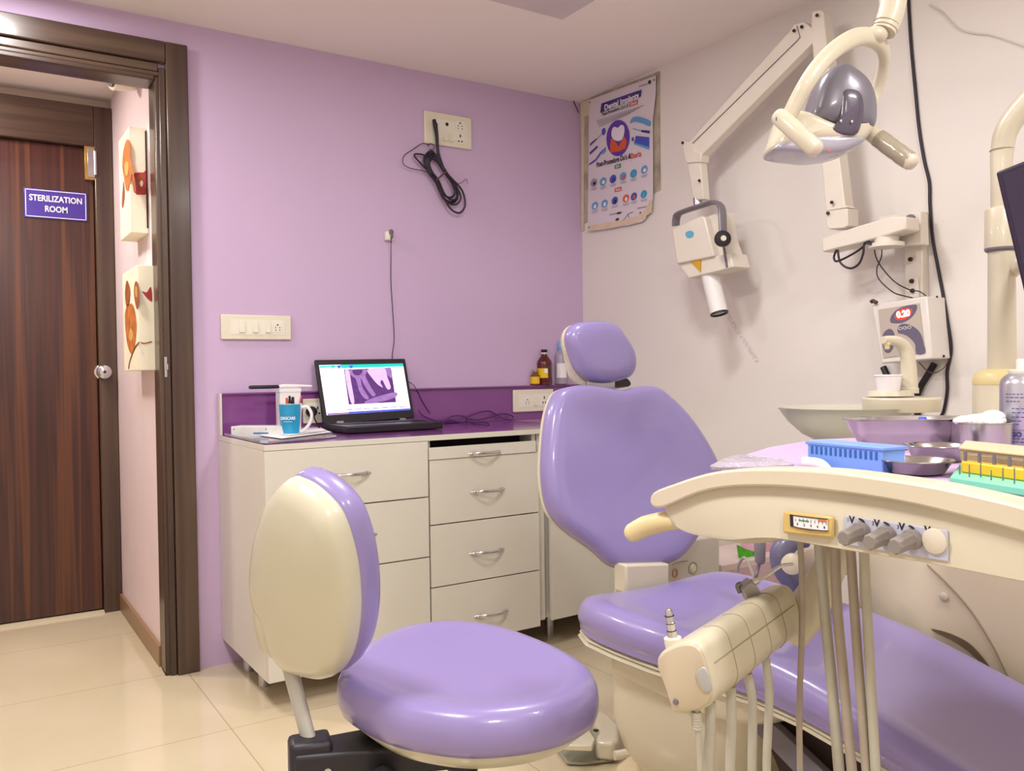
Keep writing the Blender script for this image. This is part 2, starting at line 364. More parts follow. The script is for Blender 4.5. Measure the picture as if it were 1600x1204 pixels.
# ------------------------------------------------------------------ cabinets under the counter
YF = -.55; ZT = .833; ZB = .0944
X0, XM, X1 = -1.669, -1.104, -.646
def handle(px, py, parent, hw=.073):
    c = PY(px, py, YF-.001)
    q = MB()
    pts = [(-hw, 0, 0), (-hw*.8, -.004, 0), (-hw*.45, -.020, .001), (0, -.026, .001), (hw*.45, -.020, .001), (hw*.8, -.004, 0), (hw, 0, 0)]
    q.tube([c+V(p) for p in pts], [.002, .0075, .0055, .005, .0055, .0075, .002], 10, 5, flat=((0, 0, 1), 1, .55))
    for sx in (-1, 1): q.ell(c+V((sx*hw*.72, -.006, 0)), (.012, .006, .007))
    return q.build('handle', m_chrome, parent, ang=60)
ws = thing('cabinet', ((X0+XM)/2, -.27, 0), 'wide white base cabinet under the laptop beside the purple wall end', 'cabinet', 'white base cabinets along the purple wall')
q = MB(); q.bb((X0, YF+.019, ZB), (X0+.018, -.002, ZT-.02)); q.bb((X0+.018, YF+.019, ZB), (XM-.001, -.002, ZB+.018)); q.bb((XM-.019, YF+.019, ZB), (XM-.001, -.002, ZT-.02)); q.bb((X0+.018, -.012, ZB), (XM-.019, -.002, ZT-.02))
q.bb((X0+.018, YF+.03, ZB+.018), (XM-.019, YF+.024, ZT-.02)); q.build('carcass', m_lamside, ws, bev=.001)
def front(name, x0, x1, z0, z1, root, lab=None, y=YF, hd=None, m=m_lam):
    q = MB(); q.bb((x0, y, z0), (x1, y+.017, z1)); o = q.build(name, m, root, bev=.0012)
    if hd: handle(hd[0], hd[1], o)
    return o
front('drawer', X0+.001, XM-.002, .6228, ZT-.021, ws, hd=(547, 741))
front('drawer', X0+.001, XM-.002, .4161, .6188, ws, hd=(557, 838))
front('door', X0+.001, XM-.002, ZB, .4121, ws)
def feet(root, zt, spots):
    for x, y in spots:
        q = MB(); q.cyl((x, y, 0), (x, y, zt), .018); q.build('foot', m_steel, root)
feet(ws, ZB, ((X0+.06, -.12), (XM-.05, -.12), (XM-.05, -.40), (X0+.06, -.3)))
dr = thing('drawer_cabinet', ((XM+X1)/2, -.27, 0), 'white drawer cabinet with four chrome handled drawers and a black gap on top', 'cabinet')
q = MB(); q.bb((XM, YF+.019, ZB), (XM+.016, -.002, ZT-.02)); q.bb((X1-.016, YF+.019, ZB), (X1, -.002, ZT-.02)); q.bb((XM, YF+.019, ZB), (X1, -.002, ZB+.016)); q.bb((XM, -.012, ZB), (X1, -.002, ZT-.02))
q.build('carcass', m_lamside, dr, bev=.001)
q = MB(); q.bb((XM+.018, YF+.1, ZT-.06), (X1-.018, -.02, ZT-.022)); q.bb((XM+.018, YF+.022, ZB+.02), (X1-.018, YF+.03, .735)); q.build('dark_interior', m_dark, dr)
zz = [(.7475, .789, .001, -.012, (757, 707)), (.523, .7460, .003, 0, (762, 766)), (.3066, .519, .003, 0, (761, 861)), (ZB, .3026, .003, 0, (768, 958))]
for i, (z0, z1, a, b, hd) in enumerate(zz): front('drawer', XM+a+(.001 if i else 0), X1+b, z0, z1, dr, y=YF-(.004 if i == 0 else 0), hd=hd)
q = MB(); q.bb((X1-.011, YF+.02, .745), (X1-.004, YF+.06, .775)); q.build('drawer_runner', m_steel, dr)
feet(dr, ZB, ((XM+.05, -.12), (X1-.05, -.12), (X1-.05, -.44), (XM+.05, -.40)))
rc = thing('corner_cabinet', (-.3, -.27, 0), 'white corner cabinet behind the dental chair with its door slightly ajar', 'cabinet')
q = MB(); q.bb((X1+.004, YF+.035, ZB+.015), (-.012, -.002, ZT-.02)); q.build('carcass', m_lamside, rc, bev=.001)
q = MB(); q.bb((X1+.006, YF+.018, ZB+.015), (X1+.035, YF+.034, ZT-.022)); q.build('filler_strip', m_lam, rc, bev=.001)
q = MB(); q.prism([V((X1+.048, YF-.008, ZB+.015)), V((-.02, YF+.016, ZB+.015)), V((-.02, YF+.032, ZB+.015)), V((X1+.048, YF+.008, ZB+.015))], (0, 0, ZT-.04-ZB)); q.build('door', m_lam, rc, bev=.001)
feet(rc, ZB+.015, ((-.55, -.12), (-.08, -.12), (-.5, -.40), (-.1, -.40)))
# worktop and purple upstand
wt = thing('worktop', (-.9, -.27, ZT-.02), 'purple topped white edged worktop running along the purple wall', 'worktop')
q = MB(); q.bb((X0, YF, ZT-.0195), (-.004, -.002, ZT-.001)); q.build('slab', m_lam, wt, bev=.001)
q = MB(); q.bb((X0+.003, YF+.002, ZT-.001), (-.42, -.002, ZT)); q.m = 1; q.bb((-.42, YF+.002, ZT-.001), (-.004, -.002, ZT)); q.build('purple_surface', [m_top, mat('pale_wall_reflection_top', (196, 170, 182), .15, coat=.4, var=.08)], wt)  # paler right end: reflection of the white wall painted into the top colour
q = MB(); q.bb((X0+.008, -.018, ZT), (-.004, -.002, .982)); q.bb((X0+.008, -.030, .978), (-.004, -.002, .984)); q.build('upstand', m_top, wt, bev=.001)
q = MB(); q.bb((X0, -.03, ZT), (X0+.0075, -.002, .984)); q.build('upstand_end_cap', m_lamside, wt)
# ------------------------------------------------------------------ switch and socket plates
def plate(name, corners, y, label, cat, mods, th=.012):
    a, b = corners; A = PY(*a, y); B = PY(*b, y)
    x0, x1 = A.x, B.x; z1, z0 = A.z, B.z
    t = thing(name, ((x0+x1)/2, y, z0), label, cat)
    q = MB(); q.bb((x0, y-th, z0), (x1, y-.0003, z1)); q.build('cover_plate', m_plate, t, bev=.004, seg=3)
    q = MB(); q.bb((x0+(x1-x0)*.13, y-th-.0012, z0+(z1-z0)*.2), (x1-(x1-x0)*.1, y-th+.002, z1-(z1-z0)*.2)); q.build('inner_frame', m_platein, t, bev=.0008)
    W = x1-x0; Hh = z1-z0; yy = y-th-.0012
    for kind, u, v, s in mods:
        cx, cz = x0+W*u, z0+Hh*v
        if kind == 'rocker':
            q = MB(); q.prism([V((cx-s, yy, cz-s*1.9)), V((cx-s, yy, cz+s*1.9)), V((cx-s, yy-.001, cz+s*1.9)), V((cx-s, yy-.006, cz-s*1.9))], (2*s, 0, 0)); q.build('rocker_switch', m_plate, t, bev=.0006)
        if kind == 'socket':
            q = MB(); q.bb((cx-s, yy-.0015, cz-s), (cx+s, yy, cz+s)); o = q.build('socket', m_platein, t, bev=.0006)
            q = MB()
            for hx, hz, r in ((0, .55, .17), (-.42, 0, .12), (.42, 0, .12), (-.42, -.5, .12), (.42, -.5, .12)): q.cyl((cx+hx*s, yy-.0014, cz+hz*s), (cx+hx*s, yy-.0019, cz+hz*s), r*s, seg=10)
            q.build('pin_hole', m_hole, o)
        if kind == 'bigsocket':
            q = MB(); q.bb((cx-s, yy-.0015, cz-s*1.2), (cx+s, yy, cz+s*1.2)); o = q.build('socket', m_platein, t, bev=.0006)
            q = MB()
            for hx, hz, r in ((0, .85, .2), (0, .5, .2), (-.42, -.6, .22), (.42, -.6, .22)): q.cyl((cx+hx*s, yy-.0014, cz+hz*s), (cx+hx*s, yy-.0019, cz+hz*s), r*s, seg=10)
            q.build('pin_hole', m_hole, o)
        if kind == 'hole':
            q = MB(); q.cyl((cx, yy, cz), (cx, yy-.001, cz), s, seg=16); q.build('round_opening', m_hole, t)
    return t
plate('switch_plate', ((344, 491), (454, 531)), 0, 'cream wall plate of three rocker switches and one socket beside the door frame', 'switch plate',
      [('rocker', .285, .5, .010), ('rocker', .475, .5, .010), ('rocker', .655, .5, .010), ('socket', .795, .5, .0185)])
sp = plate('socket_plate', ((661, 173), (735, 235)), 0, 'square cream socket plate high on the purple wall with a hanging cable bundle', 'socket plate',
      [('hole', .46, .67, .0075), ('socket', .74, .68, .022), ('bigsocket', .74, .28, .018), ('rocker', .42, .27, .009), ('rocker', .54, .27, .009)], .014)
plate('socket_plate', ((800, 609), (863, 641)), -.018, 'white socket and switch plate on the purple upstand left of the dental chair', 'socket plate',
      [('socket', .33, .45, .017), ('rocker', .53, .45, .009), ('bigsocket', .75, .5, .017)])
lp = plate('socket_plate', ((472, 623), (503, 660)), -.018, 'white socket plate on the purple upstand half hidden behind the mug', 'socket plate', [('bigsocket', .72, .5, .016)])
c = PY(488, 643, -.05)
q = MB(); q.lathe([(.012, 0), (.02, .004), (.021, .02), (.014, .032), (.006, .04)], c+V((0, .022, 0)), (0, -1, 0), 12); q.tube([c+V((0, -.015, 0)), c+V((0, -.03, -.03)), c+V((.03, -.025, -.075)), c+V((.08, -.03, -.0985))], .003, 8)
tag(q.build('power_plug', m_black), 'black power plug in the socket behind the mug handle', 'plug')
# little adaptor on the wall with a thin cable going down to the laptop
c = PY(609, 368, -.012)
t = thing('wall_adaptor', (c.x, 0, c.z-.02), 'small white cable outlet on the purple wall above the laptop', 'outlet')
q = MB(); q.box(c+V((-.003, 0, -.002)), (.034, .024, .036)); q.build('housing', m_platein, t, bev=.005, seg=3)
q = MB(); q.ell(c+V((.001, -.012, .012)), (.010, .008, .012)); q.ell(c+V((.002, -.016, -.002)), (.006, .006, .014)); q.build('grommet', mat('grey_rubber', (104, 100, 96), .5), t)
q = MB(); q.tube([PY(611, 371, -.03), PY(611, 400, -.012), PY(611, 440, -.006), PY(614, 490, -.006), PY(616, 530, -.006), PY(613, 560, -.006), PY(620, 590, -.006), PY(645, 600, -.022), PY(662, 630, -.022), PY(672, 645, -.024)], .0016, 6)
tag(q.build('thin_cable', m_cable), 'thin black cable running down the purple wall behind the laptop', 'cable')
# plug, strap and cable bundle under the upper socket plate
t = thing('cable_bundle', PY(690, 330, -.03), 'coiled black cable bundle hanging from the upper socket plate', 'cable')
k = .2407
def z5(px, py, y=-.022): return PY(580+px*k, 130+py*k, y)
q = MB(); q.tube([z5(408, 238, -.03), z5(415, 275, -.035), z5(425, 330, -.03), z5(432, 420, -.025), z5(445, 500, -.025), z5(470, 560, -.03)], [.008, .009, .0075, .006, .006, .006], 8)
q.tube([z5(425, 260, -.026), z5(432, 400, -.02), z5(446, 480, -.02), z5(480, 570, -.02)], .004, 8)
q.build('plug_lead', m_cable, t)
q = MB()
random.seed(3)
for i in range(7):
    o = V((random.uniform(-.006, .006), random.uniform(-.012, .006), random.uniform(-.006, .006))); w = 1-.09*i
    mid = V((452, 610)); 
    loop = [(365, 455), (345, 500), (372, 570), (425, 640), (470, 735), (515, 780), (560, 780), (585, 735), (555, 660), (500, 590), (440, 500), (400, 440)]
    if i == 0: loop[4:8] = [(480, 750), (520, 815), (575, 840), (612, 790)]; loop[8] = (590, 690)
    if i == 3: loop[0:2] = [(300, 440), (262, 455)]; loop[11] = (350, 455)
    P = [z5(mid.x+(x-mid.x)*w**.5, mid.y+(y-mid.y)*w**.35, -.028)+o for x, y in loop]
    q.tube(P, .0042 if i == 0 else .0036, 8, 5, closed=True)
q.build('coil', m_cable, t)
q = MB(); q.tube([z5(370, 400), z5(330, 392), z5(270, 430), z5(215, 470), z5(207, 520), z5(250, 550), z5(320, 565), z5(380, 580)], .0018, 6); q.build('loose_wire', m_cable, t)
q = MB(); q.tube([z5(365, 410), z5(385, 392), z5(408, 405), z5(400, 430), z5(375, 425)], .0015, 6)
q.build('loose_wire', m_cable, t)
q = MB(); q.tube([z5(560, 655), z5(590, 642), z5(618, 622), z5(626, 652)], .0012, 6); q.build('loose_wire', m_cable, t)
q = MB(); q.tube([z5(420, 630, -.055), z5(450, 605, -.06), z5(485, 575, -.055)], .0035, 8); q.build('tie', mat('brown_tie', (86, 52, 66), .5), t)
# short wire in the ceiling corner
q = MB(); q.tube([PY(894, 152, -.006), PY(898, 162, -.01), PY(904, 176, -.008)], .0022, 6); tag(q.build('wire_stub', m_cable), 'short dark wire stub poking out at the ceiling corner above the poster', 'wire')
# ------------------------------------------------------------------ things on the worktop
Zc = ZT+.0005
def C(px, py, z=Zc): return PZ(px, py, z)
# laptop
hl, hr = PY(505, 663, -.085), PY(649, 653, -.085); hl.z = hr.z = Zc; fl = hl+V((0, -.235, 0)); fr = hr+V((0, -.235, 0))
ux = (hr-hl).normalized(); uy = (fl-hl); uy = (uy-ux*uy.dot(ux)).normalized()
lw = (hr-hl).length; ld = max((fl-hl).dot(uy), .2)
lt = thing('laptop', hl+ux*lw/2+uy*ld/2, 'open black laptop showing a purple dental x-ray on the worktop', 'laptop')
def L(u, v, z): return hl+ux*u+uy*v+V((0, 0, z))
W2 = (fr-fl).length; W2 = max(W2, lw)
ld = (fl-hl).dot(uy)
q = MB(); q.prism([L(0, 0, .002), L(lw, 0, .002), L(lw, ld, .002), L(0, ld, .002)], (0, 0, .026)); q.build('base', m_black, lt, bev=.005, seg=3)
q = MB(); q.prism([L(lw*.05, ld*.10, .028), L(lw*.95, ld*.10, .028), L(lw*.95, ld*.55, .028), L(lw*.05, ld*.55, .028)], (0, 0, .0012)); kbd = q.build('keyboard', mat('key_black', (26, 24, 30), .5), lt)
q = MB()
for r in range(5):
    for c_ in range(14):
        u0 = lw*(.06+.063*c_); v0 = ld*(.115+.086*r); q.prism([L(u0, v0, .0292), L(u0+lw*.054, v0, .0292), L(u0+lw*.054, v0+ld*.07, .0292), L(u0, v0+ld*.07, .0292)], (0, 0, .0014))
q.build('keys', mat('key_grey', (44, 42, 50), .45), kbd)
q = MB(); q.prism([L(lw*.36, ld*.62, .028), L(lw*.62, ld*.62, .028), L(lw*.62, ld*.9, .028), L(lw*.36, ld*.9, .028)], (0, 0, .0008)); q.build('touchpad', mat('pad_grey', (60, 56, 66), .35), lt)
# lid
tl = math.radians(12); lu = (V((0, 0, 1))*math.cos(tl)-uy*math.sin(tl)).normalized(); ln = ux.cross(lu)
if ln.dot(CAM-hl) < 0: ln = -ln
hz = hl+V((0, 0, .026)); 
def S(px, py, o=0.0): return PN(px, py, hz+ln*o, ln)
cor = [S(492, 562), S(633, 560), S(648, 652), S(506, 664)]
q = MB(); q.prism(cor, -ln*.014); lid = q.build('screen_lid', m_black, lt, bev=.003)
k4 = .25
def z4(px, py, o=.0006): return S(320+px*k4, 480+py*k4, o)
m_scr = mat('screen_white', (240, 236, 252), .4, emit=.75, var=0); m_teal = mat('screen_teal', (20, 176, 168), .4, emit=.6, var=.1)
m_xd = mat('xray_dark', (84, 44, 112), .4, emit=.38, var=.25, vscale=60); m_xl = mat('xray_light', (206, 176, 226), .4, emit=.4, var=.15, vscale=80); m_xm = mat('xray_mid', (146, 108, 172), .4, emit=.38, var=.2, vscale=70)
m_blu = mat('screen_blue', (66, 80, 190), .4, emit=.6, var=.2, vscale=90)
q = MB()
def sp(pts, m, o=.0006, sm=False):
    q.m = m; P = [z4(x, y, o) for x, y in pts]
    if sm: P = catmull(P, 5, True)
    q.prism(P, -ln*.0003)
sp([(714, 361), (1238, 350), (1286, 641), (762, 674)], 0)
sp([(850, 358), (1238, 350), (1242, 369), (850, 380)], 1, .001); sp([(716, 366), (850, 362), (850, 370), (718, 378)], 1, .001)
for i in range(4): sp([(790+i*38, 362), (812+i*38, 361), (808+i*38, 380), (794+i*38, 381)], 5 if i % 2 else 1, .0013)
sp([(869, 388), (1163, 377), (1196, 592), (900, 607)], 2, .001)
for pts, m in (([(875, 395), (900, 392), (915, 470), (935, 590), (915, 596), (895, 520)], 3), ([(905, 392), (1010, 388), (1005, 430), (1040, 500), (1068, 545), (1045, 552), (1000, 490), (975, 440), (985, 500), (1025, 565), (1000, 570), (965, 520), (945, 450), (915, 425)], 4),
               ([(1018, 388), (1125, 382), (1140, 430), (1162, 500), (1140, 510), (1110, 455), (1098, 470), (1112, 500), (1080, 480), (1045, 440)], 3), ([(1130, 384), (1163, 380), (1170, 440), (1145, 425)], 4),
               ([(925, 392), (985, 390), (975, 418), (950, 425), (930, 415)], 2), ([(1000, 590), (1070, 560), (1190, 530), (1193, 560), (1100, 590), (1020, 600)], 4)):
    sp(pts, m, .0014 if m != 2 else .0018, True)
for i in range(7): sp([(880+i*56, 637-i*3.0), (920+i*56, 635-i*3.0), (921+i*56, 640-i*3.0), (881+i*56, 642-i*3.0)], 4, .001)
sp([(900, 652), (1286, 630), (1287, 641), (900, 665)], 5, .001); sp([(765, 662), (900, 655), (900, 665), (767, 673)], 4, .001)
q.build('display', [m_scr, m_teal, m_xd, m_xl, m_xm, m_blu], lid)
for f in (.17, .85):
    q = MB(); q.tube([hl+ux*lw*(f-.035)+V((0, 0, .028)), hl+ux*lw*(f+.035)+V((0, 0, .028))], .008, smooth=False)
    q.build('hinge', m_steel, lt)
# mug with pens
mb = C(455, 682); mt_s = (CAM-mb).length/FOC
R0 = 17.0*mt_s; Hm = 50*mt_s*1.0
Rf = (RX*1).normalized()
t = thing('mug', mb, 'blue and white mug holding pens on the worktop', 'mug')
q = MB(); q.lathe([(R0*.72, 0), (R0*.78, .002), (R0*.9, Hm*.4), (R0, Hm), (R0*.93, Hm), (R0*.85, Hm*.4), (R0*.7, .006)], mb, seg=40)
bm_ = q.bm
q.build('cup', mat('mug_white', (236, 234, 232), .15, coat=.5), t, ang=50)
q = MB(); 
band = []
for a in range(25):
    th = math.atan2(-Rf.y, -Rf.x)+(.28+a/24*(2.55)); band.append(th)
rings = [[mb+V((math.cos(th)*r, math.sin(th)*r, z)) for th in band] for r, z in ((R0*.785, .003), (R0*.915, Hm*.4), (R0*1.012, Hm*.985))]
q.loft(rings, False, False, closed=False); q.build('blue_print', mat('mug_blue', (24, 148, 196), .2, coat=.5), t, ang=80)
toc = (CAM-mb).normalized(); q = MB(); fc = (toc*1.0-Rf*.25); fc.z = 0; fc.normalize()
ct = mb+fc*(R0*.975)+V((0, 0, Hm*.57)); tx = V((-fc.y, fc.x, 0)); 
q.text('DIGICARE', .014, plane_M(ct-Rf*.0, tx, V((0, 0, 1))), bold=.0003, ext=.0012, sx=.8); q.box(ct+V((0, 0, -.011)), (.001, .028, .0012), Mx.Rotation(math.atan2(tx.y, tx.x)-PI/2, 3, 'Z')); q.build('lettering', m_paper, t)
q = MB(); h0 = mb+Rf*R0*.92
q.tube([h0+V((0, 0, Hm*.88)), h0+Rf*.022+V((0, 0, Hm*.9)), h0+Rf*.036+V((0, 0, Hm*.68)), h0+Rf*.030+V((0, 0, Hm*.42)), h0+Rf*.008+V((0, 0, Hm*.2)), h0-Rf*.004+V((0, 0, Hm*.16))], .0055, 10, 5); q.build('handle', MATS['mug_white'], t)
rim = mb+V((0, 0, Hm))
def pen(dx, dz, tip, r, m, label, lean=0.0, m2=None):
    b0 = mb+Rf*dx*.6+V((0, 0, .012)); b1 = rim+Rf*(dx+lean)+V((0, 0, dz))
    t = thing('pen', b0, label, 'pen', 'pens in the blue mug')
    q = MB(); q.tube([b0, b0+(b1-b0)*.8], r, 10, smooth=False); q.build('barrel', m, t)
    q = MB(); q.tube([b0+(b1-b0)*.8, b1], [r*1.15, r*.9], 10, smooth=False); q.build('cap', m2 or m, t)
m_or = mat('orange_plastic', (200, 96, 60), .4)
pen(-.013, .020, 0, .0048, m_or, 'orange capped pen at the left of the mug')
pen(-.003, .027, 0, .0042, mat('cream_pen', (226, 204, 150), .4), 'cream pen with black top in the middle of the mug', 0, m_black)
pen(.008, .023, 0, .0056, m_black, 'thick black pen at the right side of the mug')
pen(.013, .028, 0, .0030, m_paper, 'slim white pen with pink tip leaning right in the mug', .024, mat('pink_tip', (214, 110, 120), .4))
# tall paper box behind the mug with a handpiece lying on it
BL = PY(437, 607, -.13); BR = PY(471, 607, -.13)
t = thing('paper_box', (BL.x+.03, -.10, Zc), 'tall white paper box standing behind the blue mug', 'box')
hh = BL.z-Zc-.002
q = MB(); q.bb((BL.x+.002, -.128, Zc), (BR.x-.002, -.075, Zc+hh)); q.build('carton', m_paper, t, bev=.002)
q = MB(); q.bb((BL.x, -.13, Zc+hh-.012), (BR.x, -.073, Zc+hh+.002)); q.build('lid_flap', m_paper, t, bev=.002)
zt = Zc+hh+.0022
yb_ = -.11
A0 = PY(389, 607, yb_); A1 = PY(434, 605, yb_); A2 = PY(487, 603, yb_)
t = thing('handpiece', (A1.x, yb_, zt), 'black handled white scaler lying across the paper box', 'dental tool')
q = MB(); q.tube([V((A0.x, yb_, zt+.0065)), V((A0.x+.008, yb_, zt+.0068)), V((A1.x, yb_, zt+.0068)), V((A1.x+.006, yb_, zt+.0068))], [.005, .0066, .0066, .005], 12, smooth=False); q.build('grip', m_black, t)
q = MB(); q.tube([V((A1.x+.004, yb_, zt+.007)), V((A1.x+.02, yb_, zt+.0082)), V((A1.x+.05, yb_, zt+.008)), V((A2.x-.01, yb_, zt+.006)), V((A2.x, yb_, zt+.005))], [.0055, .008, .0075, .0052, .0035], 12); q.build('body', mat('handpiece_white', (232, 228, 228), .3), t)
# small carton, papers and clear tray at the left end
c0 = C(361, 683); c1 = C(445, 683)
t = thing('carton', c0+V((.05, .03, 0)), 'flat white and grey product carton at the left end of the worktop', 'box')
ux2 = (c1-c0).normalized(); uy2 = V((-ux2.y, ux2.x, 0)); lw2 = (c1-c0).length
q = MB(); q.prism([c0, c0+ux2*lw2, c0+ux2*lw2+uy2*.07, c0+uy2*.07], (0, 0, .038)); q.build('box', mat('carton_grey', (214, 214, 212), .45, var=.06, vscale=30), t, bev=.002)
q = MB(); M_ = plane_M(c0+ux2*lw2*.62-uy2*.0006+V((0, 0, .016)), ux2, V((0, 0, 1))); 
for dx, dz in ((.012, .028), (lw2*.66, .028)): q.ell(c0+ux2*dx+V((0, 0, dz)), (.003, .001, .003))
q.prism([c0+ux2*lw2*.42-uy2*.0004+V((0, 0, .012)), c0+ux2*lw2*.7-uy2*.0004+V((0, 0, .012)), c0+ux2*lw2*.7-uy2*.0004+V((0, 0, .017)), c0+ux2*lw2*.42-uy2*.0004+V((0, 0, .017))], -uy2*.0004)
q.build('blue_marking', mat('print_blue', (60, 120, 180), .5), t)
m_clear = mat('clear_plastic', (216, 206, 214), .12, trans=.8, var=.01)
cl = [C(352, 681), C(446, 676), C(520, 676), C(525, 684), C(420, 694), C(405, 693)]
t = thing('document_tray', sum(cl, V())/6, 'clear plastic document tray under the loose papers on the worktop', 'tray')
q = MB(); q.prism([p+V((0, 0, .0005)) for p in cl], (0, 0, .003)); q.build('tray_base', m_clear, t, bev=.001)
q = MB(); a_ = cl[4]; b_ = cl[3]; q.tube([a_+V((0, 0, .007)), b_+V((0, 0, .007))], .0035, smooth=False); q.tube([cl[5]+V((0, 0, .007)), cl[0]+V((0, 0, .007))], .0035, smooth=False); q.build('tray_rim', m_clear, t)
for i, (pts, lab) in enumerate(((((400, 682), (432, 673), (497, 671), (518, 678), (440, 688)), 'lower loose white paper sheet in the clear tray'), (((412, 679), (445, 671), (495, 669), (510, 677), (452, 685)), 'top loose white paper sheet in the clear tray'))):
    P = [C(x, y)+V((0, 0, .006+i*.004)) for x, y in pts]
    q = MB(); q.prism(P, (0, 0, .002)); tag(q.build('paper_sheet', m_paper), lab, 'paper', 'loose papers in the clear tray')
# usb cable in loops right of the laptop
t = MB(); K = .2
def z6(px, py, z=Zc+.004): return PZ(700+px*K, 490+py*K, z)
P = [PY(654, 640, -.05), PY(662, 650, -.05), z6(-60, 840), z6(40, 800), z6(120, 800), z6(150, 830), z6(110, 850), z6(20, 830), z6(-20, 850), z6(120, 845), z6(270, 868), z6(320, 858), z6(280, 848), z6(200, 845), z6(140, 820, Zc+.008), z6(220, 780, Zc+.02), z6(320, 760, Zc+.026), z6(380, 790, Zc+.02), z6(440, 820, Zc+.01), z6(500, 828), z6(505, 800), z6(440, 780, Zc+.008), z6(360, 800, Zc+.01), z6(240, 830), z6(170, 820)]
P = [p if p.y < -.035 else CAM+(p-CAM)*((-.035-CAM.y)/(p.y-CAM.y)) for p in P]; P = [V((p.x, p.y, max(p.z, Zc+.003))) for p in P]
t.tube(P, .0024, 8, 5); tag(t.build('usb_cable', mat('purple_black_cable', (74, 34, 92), .4)), 'dark purple cable lying in loops on the worktop right of the laptop', 'cable')
# bottles
def bottle(px, yb, pw, ph, prof, name, label, m, y, parts):
    c = on(1, y, px, yb); c.z = .9845
    s = (c-CAM).dot(FW)/FOC; r = pw*s/2; h = ph*s
    t = thing(name, c, label, 'bottle', None)
    q = MB(); q.lathe([(a*r, b*h) for a, b in prof], c, seg=28); q.build('body', m, t, ang=50)
    for nm, pr, mm in parts:
        q = MB(); q.lathe([(a*r, b*h) for a, b in pr], c, seg=28); q.build(nm, mm, t, ang=50)
    return t, c, r, h
m_amb = mat('amber_glass', (92, 22, 18), .08, coat=.5, trans=.15)
m_yl = mat('yellow_label', (226, 190, 30), .5)
t, c, r, h = bottle(851, 594, 24, 55, [(.75, 0), (.95, .01), (1, .04), (1, .6), (.9, .68), (.5, .8), (.34, .86), (.34, .92)], 'amber_bottle', 'brown glass bottle with yellow label standing on the purple upstand', m_amb, -.016, [('cap', [(.38, .92), (.4, .925), (.4, 1.0), (.36, 1.005)], mat('black_cap', (40, 28, 34), .4)), ('ring', [(.4, .88), (.42, .885), (.42, .91), (.4, .915)], m_paper)])
def label_on(t, c, r, z0, z1, a0, a1, m, name='label'):
    q = MB(); th = [a0+(a1-a0)*i/12 for i in range(13)]
    q.loft([[c+V((math.cos(a)*r*1.015, math.sin(a)*r*1.015, z)) for a in th] for z in (z0, z1)], False, False, closed=False); q.build(name, m, t)
fa = math.atan2(CAM.y-c.y, CAM.x-c.x)
label_on(t, c, r, h*.2, h*.47, fa-1.5, fa+.45, m_yl); label_on(t, c, r*1.004, h*.34, h*.46, fa+.0, fa+.42, m_paper, 'label_corner')
t, c, r, h = bottle(836, 594, 15, 24, [(.8, 0), (1, .03), (1, .62), (.45, .78), (.42, .88)], 'small_vial', 'small yellow labelled glass vial beside the brown bottle', mat('vial_amber', (150, 90, 60), .1, trans=.4), -.016, [('cap', [(.5, .85), (.52, .86), (.52, 1.0), (.45, 1.01)], m_steel)])
label_on(t, c, r, h*.1, h*.55, fa-1.3, fa+1.3, m_yl)
t, c, r, h = bottle(877, 594, 21, 66, [(.8, 0), (1, .02), (1, .64), (.8, .74), (.4, .8), (.4, .86)], 'squeeze_bottle', 'clear plastic bottle with light blue cap beside the headrest', mat('milky_plastic', (206, 196, 214), .2, trans=.5, alpha=1), -.014, [('cap', [(.45, .84), (.5, .86), (.42, .97), (.25, 1.0)], mat('light_blue_cap', (120, 170, 224), .35))])
label_on(t, c, r, h*.16, h*.5, fa-.7, fa+.9, m_paper)
# ------------------------------------------------------------------ dental chair
ch = thing('dental_chair', (-.97, -1.9, 0), 'purple vinyl dental chair with headrest and long leg rest on a cream pedestal', 'dental chair')
def ring(y, xn, xf, zt, zb, dish=.012, e=.03, zc=None):
    h = zt-zb
    p = [(xn+e, zb), (xn+.006, zb+h*.2), (xn, zb+h*.55), (xn+.016, zt-h*.1), (xn+.05, zt), (xn+.13, zt-dish), ((xn+xf)/2, zt-dish*1.5), (xf-.13, zt-dish), (xf-.05, zt), (xf-.016, zt-h*.1), (xf, zb+h*.55), (xf-.006, zb+h*.2), (xf-e, zb), ((xn+xf)/2, zb)]
    return catmull([V((a, y, b)) for a, b in p], 4, True)
ST = [(-1.484, -1.10, -.80, .47, .44, 0), (-1.492, -1.17, -.74, .488, .432, .002), (-1.52, -1.215, -.708, .501, .424, .006), (-1.58, -1.238, -.697, .508, .42, .014), (-1.68, -1.243, -.695, .506, .42, .02), (-1.80, -1.238, -.695, .502, .42, .022), (-1.92, -1.212, -.70, .50, .417, .016),
      (-2.02, -1.185, -.705, .496, .412, .010), (-2.14, -1.172, -.71, .478, .40, .006), (-2.28, -1.168, -.722, .447, .378, .006), (-2.45, -1.165, -.73, .407, .34, .006), (-2.62, -1.155, -.74, .365, .30, .006), (-2.70, -1.13, -.765, .34, .285, .003), (-2.725, -1.08, -.81, .322, .295, 0)]
q = MB(); q.loft([ring(*s) for s in ST]); q.build('seat_cushion', m_vinyl, ch, sub=1, ang=80)
q = MB(); q.loft([ring(y, a+.012, b-.012, zb+.004, zb-.016, 0, .012) for y, a, b, zt, zb, d in ST[1:-1]]); q.build('seat_shell', m_cream, ch, ang=60)
bp = V((-.97, -1.42, .52)); bv = V((0, .11, .48)).normalized(); bn = V((1, 0, 0)).cross(bv)
if bn.dot(CAM-bp) < 0: bn = -bn
